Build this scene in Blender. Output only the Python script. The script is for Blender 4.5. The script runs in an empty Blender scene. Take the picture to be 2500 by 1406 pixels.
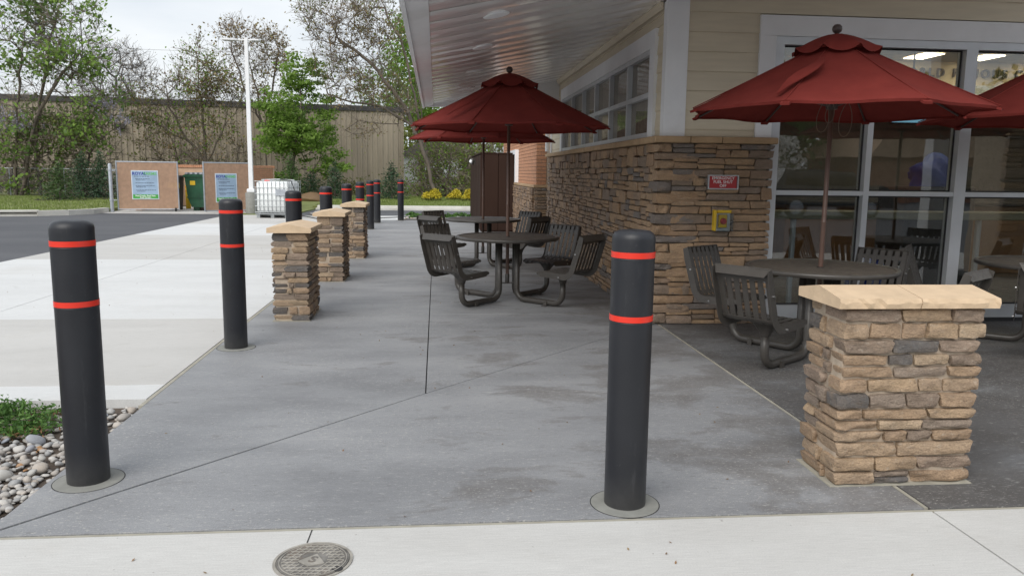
import bpy, math, random
import numpy as np
from mathutils import Vector, Matrix
R = math.radians
SC = bpy.context.scene
COL = SC.collection

# ------------------------------------------------------------------ camera
F_PX, YAW, PITCH, ROLL, EYE = 1916.0, R(5.55), R(8.33), R(.72), Vector((0, 0, 1.4))
def _axes():
    fwd = Vector((math.sin(YAW)*math.cos(PITCH), math.cos(YAW)*math.cos(PITCH), -math.sin(PITCH)))
    rt = Vector((math.cos(YAW), -math.sin(YAW), 0)); up = rt.cross(fwd)
    return (math.cos(ROLL)*rt+math.sin(ROLL)*up, -math.sin(ROLL)*rt+math.cos(ROLL)*up, fwd)
CR, CU, CF = _axes()
cam = bpy.data.cameras.new('camera'); camo = bpy.data.objects.new('camera', cam); COL.objects.link(camo)
cam.sensor_width = 36; cam.lens = 36*F_PX/2500; cam.clip_end = 2000; cam.clip_start = .05
m = Matrix((CR, CU, -CF)).transposed().to_4x4(); m.translation = EYE; camo.matrix_world = m
SC.camera = camo
def at(px, py, Y):            # place on the plane y = Y
    d = (px-1250)/F_PX*CR-(py-703)/F_PX*CU+CF
    return EYE+d*(Y/d.y)
def gr(px, py, z=0.):         # place on the level z
    d = (px-1250)/F_PX*CR-(py-703)/F_PX*CU+CF
    return EYE+d*((z-EYE.z)/d.z)

# ------------------------------------------------------------------ world, sun, exposure
SUN_EL, SUN_AZ = R(42), R(212)          # azimuth clockwise from +Y
W = bpy.data.worlds.new('World'); SC.world = W; W.use_nodes = True
nt = W.node_tree; nt.nodes.clear()
def N(t, typ, **k):
    n = t.nodes.new(typ)
    for a, b in k.items():
        if a.startswith('i_'):
            key = a[2:]; n.inputs[int(key) if key.isdigit() else key.replace('_', ' ')].default_value = b
        else: setattr(n, a, b)
    return n
sky = N(nt, 'ShaderNodeTexSky', sky_type='NISHITA', sun_disc=False, sun_elevation=SUN_EL, sun_rotation=SUN_AZ, air_density=1.2, dust_density=2.5)
tc = N(nt, 'ShaderNodeTexCoord'); mp = N(nt, 'ShaderNodeMapping'); mp.inputs['Scale'].default_value = (1.2, 1.2, 4.2)
n1 = N(nt, 'ShaderNodeTexNoise', i_Scale=1.7, i_Detail=6., i_Roughness=.55)
rp = N(nt, 'ShaderNodeValToRGB'); rp.color_ramp.elements[0].position = .34; rp.color_ramp.elements[1].position = .66
rp.color_ramp.elements[0].color = (4.1, 4.5, 5.0, 1); rp.color_ramp.elements[1].color = (5.7, 5.85, 6.0, 1)
mx = N(nt, 'ShaderNodeMix', data_type='RGBA'); mx.inputs[0].default_value = .10
bg = N(nt, 'ShaderNodeBackground', i_Strength=.1); wo = N(nt, 'ShaderNodeOutputWorld')
L = nt.links.new
L(tc.outputs['Generated'], mp.inputs[0]); L(mp.outputs[0], n1.inputs['Vector']); L(n1.outputs['Fac'], rp.inputs[0])
L(rp.outputs[0], mx.inputs[6]); L(sky.outputs[0], mx.inputs[7]); L(mx.outputs[2], bg.inputs[0]); L(bg.outputs[0], wo.inputs[0])
sun = bpy.data.lights.new('sun', 'SUN'); suno = bpy.data.objects.new('sun', sun); COL.objects.link(suno)
sun.energy = 1.5; sun.angle = R(50); sun.color = (1, .965, .91)
sd = Vector((math.sin(SUN_AZ)*math.cos(SUN_EL), math.cos(SUN_AZ)*math.cos(SUN_EL), math.sin(SUN_EL)))
suno.rotation_euler = sd.to_track_quat('Z', 'Y').to_euler(); suno.location = sd*60
SC.view_settings.view_transform = 'Standard'; SC.view_settings.look = 'None'
SC.view_settings.exposure = 0.80; SC.view_settings.gamma = 1; SC.view_settings.use_curve_mapping = False
SC.render.engine = 'CYCLES'
try:
    SC.cycles.use_denoising = True; SC.cycles.denoiser = 'OPENIMAGEDENOISE'
except Exception: pass
SC.cycles.max_bounces = 10; SC.cycles.transparent_max_bounces = 12

# ------------------------------------------------------------------ materials
MATS = {}
def newmat(name):
    m = bpy.data.materials.new(name); m.use_nodes = True; t = m.node_tree; t.nodes.clear()
    o = N(t, 'ShaderNodeOutputMaterial'); p = N(t, 'ShaderNodeBsdfPrincipled'); t.links.new(p.outputs[0], o.inputs[0])
    MATS[name] = m
    return m, t, p, o
def c4(c): return (c[0], c[1], c[2], 1)
def pos(t, scale=(1, 1, 1), obj=False):
    if obj: src = N(t, 'ShaderNodeTexCoord').outputs['Object']
    else: src = N(t, 'ShaderNodeNewGeometry').outputs['Position']
    mp = N(t, 'ShaderNodeMapping'); mp.inputs['Scale'].default_value = scale
    t.links.new(src, mp.inputs[0]); return mp.outputs[0]
def noise(t, vec, s, d=4., r=.55, dist=0.):
    n = N(t, 'ShaderNodeTexNoise', i_Scale=float(s), i_Detail=float(d), i_Roughness=float(r), i_Distortion=float(dist))
    t.links.new(vec, n.inputs['Vector']); return n.outputs['Fac']
def ramp(t, fac, stops, interp='LINEAR'):
    n = N(t, 'ShaderNodeValToRGB'); cr = n.color_ramp; cr.interpolation = interp
    while len(cr.elements) < len(stops): cr.elements.new(.5)
    for e, (p, c) in zip(cr.elements, stops):
        e.position = p; e.color = c4(c) if not isinstance(c, (int, float)) else (c, c, c, 1)
    t.links.new(fac, n.inputs[0]); return n.outputs[0]
def mix(t, fac, a, b, mode='MIX'):
    n = N(t, 'ShaderNodeMix', data_type='RGBA', blend_type=mode)
    for i, v in ((0, fac), (6, a), (7, b)):
        if isinstance(v, (int, float)): n.inputs[i].default_value = v if i == 0 else (v, v, v, 1)
        elif isinstance(v, (tuple, list)): n.inputs[i].default_value = c4(v)
        else: t.links.new(v, n.inputs[i])
    return n.outputs[2]
def bump(t, p, h, strength=.3, dist=.01, prev=None):
    b = N(t, 'ShaderNodeBump', i_Strength=float(strength), i_Distance=float(dist)); t.links.new(h, b.inputs['Height'])
    if prev is not None: t.links.new(prev, b.inputs['Normal'])
    t.links.new(b.outputs[0], p.inputs['Normal']); return b.outputs[0]
def simple(name, col, rough=.5, metal=0., var=.12, vs=6, bs=0., bscale=60, spec=.5, rough_var=.1, stretch=(1, 1, 1), dist=.004, dirt=None):
    m, t, p, o = newmat(name)
    v = pos(t, stretch)
    n = noise(t, v, vs, 5)
    lo = tuple(c*(1-var) for c in col); hi = tuple(min(1, c*(1+var)) for c in col)
    c = ramp(t, n, [(.3, lo), (.7, hi)])
    if dirt:
        c = mix(t, ramp(t, noise(t, v, vs*.37, 7, .65), [(.52, 0.), (.72, dirt[1])]), c, dirt[0])
    t.links.new(c, p.inputs['Base Color'])
    p.inputs['Metallic'].default_value = metal; p.inputs['Specular IOR Level'].default_value = spec
    t.links.new(ramp(t, noise(t, v, vs*2.3, 3), [(.3, max(0, rough-rough_var)), (.7, min(1, rough+rough_var))]), p.inputs['Roughness'])
    if bs: bump(t, p, noise(t, v, bscale, 4), bs, dist)
    return m
def mat_walk(name='stained_grey_concrete', k=1., shift=0.):
    m, t, p, o = newmat(name)
    v = pos(t, (.6, 1.5, 1)); v1 = pos(t)
    a = noise(t, v, 1.1, 8, .62, .2); b = noise(t, pos(t, (.75, 1.25, 1)), 1.9, 8, .66, .35); f = noise(t, pos(t, (1.3, 3.2, 1)), 15, 6, .66)
    x = N(t, 'ShaderNodeSeparateXYZ'); t.links.new(v1, x.inputs[0])
    c = ramp(t, a, [(q_, tuple(k*w_ for w_ in c_)) for q_, c_ in ((.3, (.185, .188, .196)), (.52, (.252, .256, .265)), (.75, (.32, .322, .328)))])
    # darker, browner sealer blotches (worn pour), more of them towards the store
    big = noise(t, pos(t, (.42, .5, 1)), .55, 3)
    xs = N(t, 'ShaderNodeMapRange', i_1=-.6, i_2=3.2, i_3=-.10+shift, i_4=.15+shift); t.links.new(x.outputs[0], xs.inputs[0])
    ad = N(t, 'ShaderNodeMath', operation='ADD'); t.links.new(b, ad.inputs[0]); t.links.new(xs.outputs[0], ad.inputs[1])
    ad2 = N(t, 'ShaderNodeMath', operation='MULTIPLY_ADD'); t.links.new(big, ad2.inputs[0]); ad2.inputs[1].default_value = .35; t.links.new(ad.outputs[0], ad2.inputs[2])
    bl = ramp(t, ad2.outputs[0], [(.685, 0.), (.74, .42), (.80, .60), (.92, .85)])
    c = mix(t, bl, c, tuple(k*w_ for w_ in (.13, .12, .113)))
    # pale scuffs and flecks
    c = mix(t, ramp(t, f, [(.57, 0.), (.68, .5)]), c, (.40, .395, .38))
    c = mix(t, ramp(t, f, [(.30, .5), (.43, 0.)]), c, (.12, .115, .112))
    gm = N(t, 'ShaderNodeTexNoise', i_Scale=.9, i_Detail=4.); t.links.new(v1, gm.inputs['Vector'])
    fl = mix(t, 1., ramp(t, noise(t, pos(t, (1., 2.2, 1)), 46, 3, .6), [(.60, 0.), (.66, .85)]), ramp(t, gm.outputs['Fac'], [(.38, .12), (.62, .9)]), 'MULTIPLY')
    c = mix(t, fl, c, (.50, .485, .45))
    c = mix(t, 1., c, ramp(t, noise(t, v1, 170, 3, .7), [(.25, .74), (.75, 1.26)]), 'MULTIPLY')
    c = mix(t, ramp(t, noise(t, v, .8, 6, .7, 1.), [(.60, 0.), (.75, .3)]), c, (.34, .335, .33))
    t.links.new(c, p.inputs['Base Color']); 
    t.links.new(ramp(t, b, [(.3, .5), (.7, .72)]), p.inputs['Roughness']); p.inputs['Specular IOR Level'].default_value = .42
    n = bump(t, p, noise(t, v1, 240, 3), .22, .002)
    bump(t, p, noise(t, pos(t, (6, 60, 1)), 5, 3), .12, .002, n)
    return m
def mat_light(name, lo, hi, tint):
    m, t, p, o = newmat(name)
    v = pos(t); s = pos(t, (.5, 1.6, 1))
    c = ramp(t, noise(t, s, .9, 7, .6, .6), [(.3, lo), (.7, hi)])
    c = mix(t, ramp(t, noise(t, v, .75, 5, .6), [(.55, 0.), (.75, .45)]), c, tint)
    c = mix(t, ramp(t, noise(t, pos(t, (3, 40, 1)), 3., 4), [(.35, 0.), (.75, .13)]), c, tuple(k*.8 for k in lo))
    c = mix(t, ramp(t, noise(t, v, 34, 2, .5), [(.74, 0.), (.76, .55)]), c, (.24, .22, .20))
    c = mix(t, 1., c, ramp(t, noise(t, pos(t, (2.2, 26, 1)), 5., 4, .65), [(.3, .915), (.7, 1.06)]), 'MULTIPLY')
    c = mix(t, 1., c, ramp(t, noise(t, v, 160, 3, .7), [(.25, .88), (.75, 1.10)]), 'MULTIPLY')
    c = mix(t, ramp(t, noise(t, v, 2.1, 6, .7, .5), [(.60, 0.), (.76, .30)]), c, tuple(k_*.72 for k_ in tint))
    t.links.new(c, p.inputs['Base Color']); p.inputs['Roughness'].default_value = .85; p.inputs['Specular IOR Level'].default_value = .25
    n = bump(t, p, noise(t, pos(t, (4, 120, 1)), 6, 3), .3, .0025)
    bump(t, p, noise(t, v, 150, 3), .2, .0015, n)
    return m
def mat_asphalt():
    m, t, p, o = newmat('asphalt')
    v = pos(t)
    c = ramp(t, noise(t, pos(t, (.6, 1.4, 1)), .6, 7, .6), [(.3, (.062, .064, .072)), (.7, (.098, .1, .108))])
    c = mix(t, ramp(t, noise(t, v, 90, 2), [(.62, 0.), (.72, .5)]), c, (.2, .2, .2))
    t.links.new(c, p.inputs['Base Color']); p.inputs['Roughness'].default_value = .78
    bump(t, p, noise(t, v, 130, 3), .5, .004); return m
def mat_stone(name, cols, wet=0):
    m, t, p, o = newmat(name)
    oi = N(t, 'ShaderNodeObjectInfo'); v = pos(t, (1, 1, 1.6))
    st = [(i/(len(cols)-1) if len(cols) > 1 else 0, c) for i, c in enumerate(cols)]
    base = ramp(t, oi.outputs['Random'], st, 'CONSTANT' if wet else 'LINEAR')
    n1 = noise(t, v, 9, 7, .62, .6); n2 = noise(t, v, 33, 6, .65); n3 = noise(t, v, 4.2, 5, .6, .8)
    c = mix(t, ramp(t, n1, [(.32, .45), (.58, 0.)]), base, tuple(k*.7 for k in cols[1]))
    c = mix(t, ramp(t, n3, [(.55, 0.), (.72, .35)]), c, cols[0])
    c = mix(t, ramp(t, n2, [(.58, 0.), (.72, .5)]), c, (.44, .38, .31))
    c = mix(t, ramp(t, noise(t, pos(t, (1, 1, 4.)), 24, 6, .68, 1.2), [(.33, .6), (.42, 0.)]), c, tuple(k*.38 for k in cols[0]))
    c = mix(t, 1., c, ramp(t, noise(t, v, 120, 4, .7), [(.28, .70), (.72, 1.28)]), 'MULTIPLY')
    c = mix(t, ramp(t, noise(t, pos(t, (1, 1, 2.4)), 48, 5, .7), [(.33, .5), (.42, 0.)]), c, tuple(k_*.45 for k_ in cols[1]))
    t.links.new(c, p.inputs['Base Color']); p.inputs['Roughness'].default_value = .86; p.inputs['Specular IOR Level'].default_value = .3
    b = bump(t, p, noise(t, v, 14, 6, .6, .4), .75, .022); b = bump(t, p, noise(t, pos(t, (1, 1, 3.)), 30, 5, .62, .5), .6, .008, b); bump(t, p, noise(t, v, 90, 5, .65), .5, .004, b)
    return m
def mat_leaf(name, cols, trans=.35, rough=.55):
    m, t, p, o = newmat(name)
    g = N(t, 'ShaderNodeNewGeometry'); 
    c = ramp(t, g.outputs['Random Per Island'], [(i/(len(cols)-1), k) for i, k in enumerate(cols)])
    n = noise(t, pos(t), 1.3, 3)
    c = mix(t, ramp(t, n, [(.35, .0), (.7, .35)]), c, tuple(min(1, k*1.5) for k in cols[-1]))
    t.links.new(c, p.inputs['Base Color']); p.inputs['Roughness'].default_value = rough; p.inputs['Specular IOR Level'].default_value = .3
    tr = N(t, 'ShaderNodeBsdfTranslucent'); t.links.new(c, tr.inputs[0])
    ms = N(t, 'ShaderNodeMixShader'); ms.inputs[0].default_value = trans
    t.links.new(p.outputs[0], ms.inputs[1]); t.links.new(tr.outputs[0], ms.inputs[2]); t.links.new(ms.outputs[0], o.inputs[0])
    return m
def mat_glass(name, tint=(.80, .83, .83), ior=.11):
    m, t, p, o = newmat(name); t.nodes.remove(p)
    lw = N(t, 'ShaderNodeLayerWeight', i_Blend=.5); pw_ = N(t, 'ShaderNodeMath', operation='POWER'); pw_.inputs[1].default_value = 5; t.links.new(lw.outputs['Facing'], pw_.inputs[0])
    fr = N(t, 'ShaderNodeMath', operation='MULTIPLY_ADD'); t.links.new(pw_.outputs[0], fr.inputs[0]); fr.inputs[1].default_value = .85; fr.inputs[2].default_value = ior
    a = N(t, 'ShaderNodeBsdfTransparent'); a.inputs[0].default_value = c4(tint)
    b = N(t, 'ShaderNodeBsdfAnisotropic' if False else 'ShaderNodeBsdfGlossy'); b.inputs['Roughness'].default_value = .012
    nz = noise(t, pos(t), 1.6, 2)
    bp = N(t, 'ShaderNodeBump', i_Strength=.06, i_Distance=.02); t.links.new(nz, bp.inputs['Height']); t.links.new(bp.outputs[0], b.inputs['Normal'])
    s = N(t, 'ShaderNodeMixShader'); t.links.new(fr.outputs[0], s.inputs[0]); t.links.new(a.outputs[0], s.inputs[1]); t.links.new(b.outputs[0], s.inputs[2])
    t.links.new(s.outputs[0], o.inputs[0]); return m
def mat_emit(name, col, s):
    m, t, p, o = newmat(name); p.inputs['Base Color'].default_value = c4(col)
    p.inputs['Emission Color'].default_value = c4(col); p.inputs['Emission Strength'].default_value = s; return m
def mat_fabric():
    m, t, p, o = newmat('red_canvas'); v = pos(t)
    c = ramp(t, noise(t, v, 3.2, 5, .6), [(.3, (.182, .030, .025)), (.7, (.245, .043, .035))])
    t.links.new(c, p.inputs['Base Color']); p.inputs['Roughness'].default_value = .9; p.inputs['Specular IOR Level'].default_value = .15
    p.inputs['Sheen Weight'].default_value = 0.
    b = bump(t, p, noise(t, v, 7, 3), .25, .02); bump(t, p, noise(t, v, 420, 2), .25, .001, b)
    tr = N(t, 'ShaderNodeBsdfTranslucent'); t.links.new(c, tr.inputs[0])
    ms = N(t, 'ShaderNodeMixShader'); ms.inputs[0].default_value = .16
    t.links.new(p.outputs[0], ms.inputs[1]); t.links.new(tr.outputs[0], ms.inputs[2]); t.links.new(ms.outputs[0], o.inputs[0]); return m
def mat_soffit():
    m, t, p, o = newmat('glossy_soffit_metal'); v = pos(t, (1, 1, 1))
    p.inputs['Base Color'].default_value = (.92, .915, .91, 1); p.inputs['Metallic'].default_value = .35; p.inputs['Roughness'].default_value = .16
    b = bump(t, p, noise(t, pos(t, (1.1, 2.2, 1)), 2.2, 2), .35, .03)
    bump(t, p, noise(t, pos(t, (2.5, 9, 1)), 2., 2), .12, .012, b); return m

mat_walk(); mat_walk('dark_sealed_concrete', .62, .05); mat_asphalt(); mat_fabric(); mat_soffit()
mat_light('pale_concrete', (.48, .47, .45), (.56, .55, .53), (.44, .41, .355))
mat_light('white_concrete', (.58, .585, .58), (.66, .665, .66), (.52, .505, .475))
mat_light('strip_concrete', (.50, .49, .47), (.58, .575, .555), (.45, .415, .36))
STONE = [(.385, .275, .178), (.22, .168, .13), (.35, .245, .162), (.285, .215, .165), (.385, .28, .19), (.12, .112, .108), (.33, .23, .15), (.25, .198, .158), (.40, .30, .205), (.16, .142, .13)]
mat_stone('ledge_stone', STONE, 1)
mat_stone('wall_stone', [(.42, .285, .175), (.25, .19, .145), (.37, .245, .155), (.31, .22, .155), (.40, .27, .17), (.20, .175, .16), (.36, .235, .14), (.27, .205, .16), (.39, .26, .165)], 1)
simple('mortar', (.38, .31, .24), .95, var=.2, vs=20, bs=.5, bscale=90)
simple('cap_stone', (.60, .45, .30), .8, var=.1, vs=9, bs=.35, bscale=45, dist=.008)
simple('wall_cap', (.42, .285, .165), .8, var=.12, vs=9, bs=.35, bscale=45, dist=.008)
simple('sealant', (.34, .32, .265), .8, var=.15, vs=9)
simple('joint_dark', (.035, .034, .034), .95)
simple('footing', (.235, .235, .215), .85, var=.12, vs=14, bs=.3, bscale=120)
m, t, p, o = newmat('bollard_plastic'); v = pos(t)
c = ramp(t, noise(t, v, 4, 5), [(.3, (.0145, .0155, .0195)), (.7, (.019, .0205, .0255))])
c = mix(t, ramp(t, noise(t, pos(t, (1, 1, .16)), 26, 6, .7), [(.60, 0.), (.78, .30)]), c, (.11, .11, .115))
c = mix(t, ramp(t, noise(t, v, 55, 4, .7, .8), [(.66, 0.), (.74, .35)]), c, (.13, .13, .13))
sx_ = N(t, 'ShaderNodeSeparateXYZ'); t.links.new(v, sx_.inputs[0]); mr_ = N(t, 'ShaderNodeMapRange', i_1=0., i_2=.16, i_3=.30, i_4=0.); t.links.new(sx_.outputs[2], mr_.inputs[0])
c = mix(t, mix(t, 1., mr_.outputs[0], noise(t, v, 18, 5, .7), 'MULTIPLY'), c, (.22, .21, .19))
t.links.new(c, p.inputs['Base Color']); p.inputs['Specular IOR Level'].default_value = .45
t.links.new(ramp(t, noise(t, v, 9, 5), [(.3, .36), (.7, .52)]), p.inputs['Roughness']); bump(t, p, noise(t, v, 500, 3), .15, .001)
simple('red_tape', (.70, .035, .018), .35, var=.05)
simple('bronze_metal', (.06, .054, .048), .38, var=.12, vs=12, rough_var=.08, bs=.08, bscale=300, dist=.001)
simple('table_mesh', (.075, .062, .05), .7, var=.3, vs=14, bs=.6, bscale=260, dist=.002)
simple('brown_pole', (.105, .058, .042), .45, var=.12, vs=10)
simple('finial', (.07, .05, .045), .4)
simple('cord', (.20, .165, .13), .9)
simple('bolt_steel', (.5, .5, .5), .35, 1.)
simple('white_trim', (.80, .81, .83), .5, var=.04, vs=3, bs=.05, bscale=80, dirt=((.5, .48, .45), .25))
simple('cream_siding', (.65, .575, .44), .6, var=.06, vs=4, bs=.2, bscale=30, stretch=(.6, .6, 5), dirt=((.53, .46, .35), .3))
simple('silver_frame', (.58, .60, .63), .42, .25, var=.04, vs=5)
simple('dark_gasket', (.02, .02, .022), .6)
simple('brick', (.47, .235, .135), .88, var=.16, vs=7, bs=.3, bscale=70)
simple('brick_mortar', (.55, .46, .37), .95)
simple('brown_panel', (.036, .02, .015), .75, var=.1, spec=.12, vs=2, bs=.05, bscale=20, stretch=(1, 1, .3))
simple('tan_metal', (.335, .285, .22), .55, var=.16, vs=2.4, stretch=(1, 1, .12), dirt=((.22, .19, .15), .6))
simple('dark_flashing', (.045, .043, .045), .5)
simple('roofing', (.09, .085, .08), .9)
simple('galvanised', (.42, .45, .49), .45, .6, var=.12, vs=8)
simple('tan_slat', (.46, .30, .205), .65, var=.12, vs=9, bs=.2, bscale=50)
simple('dumpster_green', (.012, .075, .035), .4, var=.25, vs=3, dirt=((.06, .07, .05), .5))
simple('yellow_paint', (.62, .41, .02), .45, var=.06)
simple('poly_white', (.84, .87, .87), .45, var=.04, vs=3)
simple('white_pole', (.78, .79, .80), .4, var=.03)
simple('black_rubber', (.02, .02, .02), .6)
simple('steel_wire', (.33, .35, .36), .4, .7)
simple('poster_blue', (.33, .45, .60), .45, var=.16, vs=3)
simple('poster_border', (.66, .72, .80), .45)
simple('poster_green', (.07, .36, .065), .5)
simple('ink_blue', (.015, .03, .30), .5, var=0)
simple('ink_green', (.16, .50, .16), .5, var=0)
simple('ink_dark', (.06, .075, .12), .5, var=0)
simple('ink_white', (.85, .85, .85), .5, var=0)
simple('sign_red', (.42, .028, .034), .4, var=.06)
simple('sign_frame', (.50, .51, .53), .35, .6)
simple('soil', (.085, .065, .05), .95, var=.3, vs=12, bs=.6, bscale=30, dist=.02)
simple('mulch', (.035, .026, .021), .95, var=.35, vs=25, bs=.8, bscale=40, dist=.03)
simple('lawn_turf', (.165, .195, .06), .9, var=.28, vs=1.4, bs=.7, bscale=22, dist=.04, dirt=((.22, .20, .085), .5))
simple('far_field', (.10, .115, .05), .95, var=.3, vs=.3)
simple('kerb_concrete', (.55, .54, .50), .85, var=.1, vs=2.5, bs=.2, bscale=60, dirt=((.38, .35, .30), .5))
simple('bark', (.14, .115, .095), .95, var=.3, vs=6, bs=.6, bscale=25, stretch=(1, 1, .25), dist=.02)
simple('twig', (.19, .155, .125), .95, var=.3, vs=5)
simple('grey_twig', (.16, .15, .145), .95, var=.2, vs=5)
simple('iron', (.19, .18, .165), .75, .3, var=.4, vs=16, bs=.4, bscale=80, dirt=((.24, .15, .09), .6))
simple('iron_pale', (.32, .30, .265), .85, var=.25, vs=16, bs=.3, bscale=80)
simple('interior_cream', (.55, .45, .30), .8)
simple('interior_dark', (.05, .045, .045), .7)
simple('interior_tile', (.16, .15, .14), .35)
simple('interior_white', (.6, .6, .58), .6)
simple('interior_wood', (.22, .12, .06), .5)
simple('counter_olive', (.34, .32, .22), .5)
simple('letter_brown', (.045, .028, .02), .5)
simple('tarp_blue', (.012, .05, .38), .5, var=.15, bs=.5, bscale=12, dist=.03)
simple('house_white', (.6, .62, .64), .7)
simple('red_brick_far', (.30, .14, .09), .9, var=.2, vs=3)
simple('car_paint', (.035, .04, .048), .25)
simple('wall_tan', (.50, .35, .24), .85, var=.1)
mat_glass('window_glass'); mat_glass('dark_glass', (.06, .07, .07), .06); mat_glass('clear_plastic', (.86, .88, .88), .035)
mat_emit('lamp_panel', (1, .86, .62), 7); mat_emit('screen_glow', (.16, .36, .50), .55)
mat_leaf('maple_leaf', [(.15, .25, .05), (.22, .35, .07), (.30, .44, .11)], .55)
mat_leaf('dark_leaf', [(.065, .12, .028), (.10, .17, .042), (.15, .235, .06)], .4)
mat_leaf('lime_leaf', [(.09, .18, .02), (.15, .27, .035), (.22, .35, .06)], .45)
mat_leaf('olive_leaf', [(.10, .115, .03), (.15, .17, .045), (.21, .24, .065)], .4)
mat_leaf('bud_leaf', [(.17, .105, .06), (.24, .16, .085), (.22, .20, .085), (.30, .235, .125)], .3)
mat_leaf('wisteria', [(.22, .21, .27), (.30, .285, .36), (.37, .35, .43)], .3)
mat_leaf('spruce_needle', [(.018, .045, .024), (.032, .072, .035), (.05, .10, .045)], .1)
mat_leaf('pine_needle', [(.03, .065, .02), (.05, .10, .03), (.08, .14, .04)], .15)
mat_leaf('yellow_leaf', [(.27, .26, .025), (.46, .39, .03), (.60, .48, .05)], .25)
mat_leaf('juniper', [(.035, .09, .02), (.065, .15, .03), (.12, .22, .05)], .2)
mat_leaf('dry_sprig', [(.16, .085, .04), (.24, .14, .07)], .1)
mat_leaf('grass_blade', [(.10, .15, .03), (.15, .21, .045), (.23, .27, .085)], .3)
mat_leaf('blossom', [(.5, .48, .45), (.7, .68, .64)], .3)
mat_leaf('leaf_litter', [(.20, .10, .045), (.12, .07, .04), (.26, .18, .09)], .1)
def mat_pebble():
    m, t, p, o = newmat('river_pebble'); oi = N(t, 'ShaderNodeObjectInfo'); g = N(t, 'ShaderNodeNewGeometry')
    ad = N(t, 'ShaderNodeMath', operation='ADD'); t.links.new(oi.outputs['Random'], ad.inputs[0]); t.links.new(g.outputs['Random Per Island'], ad.inputs[1])
    fr = N(t, 'ShaderNodeMath', operation='FRACT'); t.links.new(ad.outputs[0], fr.inputs[0])
    c = ramp(t, fr.outputs[0], [(0, (.40, .385, .36)), (.2, (.26, .265, .27)), (.38, (.38, .33, .28)), (.55, (.50, .48, .45)), (.7, (.31, .285, .26)), (.85, (.42, .41, .40)), (.955, (.26, .28, .32)), (.975, (.40, .22, .10))])
    v = pos(t); c = mix(t, ramp(t, noise(t, v, 30, 5, .65), [(.45, 0.), (.75, .4)]), c, (.5, .48, .45))
    t.links.new(c, p.inputs['Base Color']); p.inputs['Roughness'].default_value = .7; bump(t, p, noise(t, v, 90, 4), .25, .003)
mat_pebble()

# ------------------------------------------------------------------ mesh helpers
class MB:
    def __init__(s): s.v = []; s.f = []; s.smooth = False
    def add(s, vs, fs):
        b = len(s.v); s.v += [tuple(q) for q in vs]; s.f += [tuple(b+i for i in f) for f in fs]; return s
    def box(s, a, b):
        x0, y0, z0 = a; x1, y1, z1 = b
        return s.add([(x0, y0, z0), (x1, y0, z0), (x1, y1, z0), (x0, y1, z0), (x0, y0, z1), (x1, y0, z1), (x1, y1, z1), (x0, y1, z1)],
                     [(3, 2, 1, 0), (4, 5, 6, 7), (0, 1, 5, 4), (1, 2, 6, 5), (2, 3, 7, 6), (3, 0, 4, 7)])
    def bev(s, a, b, e=.005):      # box with chamfered edges
        x0, y0, z0 = a; x1, y1, z1 = b; vs = []; fs = []
        def ring(z, i): return [(x0+i, y0+i, z)] and [(x0+i+e*(i == 0), y0+i, z)]
        P = lambda z, i: [(x0+i+e, y0+i, z), (x1-i-e, y0+i, z), (x1-i, y0+i+e, z), (x1-i, y1-i-e, z), (x1-i-e, y1-i, z), (x0+i+e, y1-i, z), (x0+i, y1-i-e, z), (x0+i, y0+i+e, z)]
        vs = P(z0, e)+P(z0+e, 0)+P(z1-e, 0)+P(z1, e)
        for r in range(3): fs += [(r*8+i, r*8+(i+1) % 8, r*8+8+(i+1) % 8, r*8+8+i) for i in range(8)]
        fs += [tuple(range(7, -1, -1)), tuple(range(24, 32))]
        return s.add(vs, fs)
    def prism(s, poly, z0, z1, axis='z'):
        n = len(poly)
        def P(q, z): return {'z': (q[0], q[1], z), 'y': (q[0], z, q[1]), 'x': (z, q[0], q[1])}[axis]
        vs = [P(q, z0) for q in poly]+[P(q, z1) for q in poly]
        return s.add(vs, [tuple(range(n-1, -1, -1)), tuple(range(n, 2*n))]+[(i, (i+1) % n, n+(i+1) % n, n+i) for i in range(n)])
    def lathe(s, prof, c=(0, 0, 0), n=24, cap=True):
        vs = []; fs = []
        for r, z in prof: vs += [(c[0]+r*math.cos(2*math.pi*i/n), c[1]+r*math.sin(2*math.pi*i/n), c[2]+z) for i in range(n)]
        for k in range(len(prof)-1): fs += [(k*n+i, k*n+(i+1) % n, (k+1)*n+(i+1) % n, (k+1)*n+i) for i in range(n)]
        if cap: fs += [tuple(range(n-1, -1, -1)), tuple((len(prof)-1)*n+i for i in range(n))]
        return s.add(vs, fs)
    def tube(s, pts, r, n=8, cap=True):
        pts = [Vector(p) for p in pts]; rs = r if isinstance(r, (list, tuple)) else [r]*len(pts); vs = []; fs = []
        prev = None
        for i, p in enumerate(pts):
            d = (pts[min(i+1, len(pts)-1)]-pts[max(i-1, 0)]).normalized()
            if prev is None:
                u = d.cross(Vector((0, 0, 1)) if abs(d.z) < .9 else Vector((1, 0, 0))).normalized()
            else: u = (prev-d*prev.dot(d)).normalized()
            prev = u; w = d.cross(u)
            vs += [p+(u*math.cos(2*math.pi*k/n)+w*math.sin(2*math.pi*k/n))*rs[i] for k in range(n)]
        for i in range(len(pts)-1): fs += [(i*n+k, i*n+(k+1) % n, i*n+n+(k+1) % n, i*n+n+k) for k in range(n)]
        if cap: fs += [tuple(range(n-1, -1, -1)), tuple((len(pts)-1)*n+k for k in range(n))]
        return s.add(vs, fs)
    def mesh(s, name, off=(0, 0, 0)):
        me = bpy.data.meshes.new(name)
        me.from_pydata([(x-off[0], y-off[1], z-off[2]) for x, y, z in s.v], [], s.f); me.update(); return me
def wl(o):
    v = Vector((0, 0, 0))
    while o: v += o.location; o = o.parent
    return v
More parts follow.
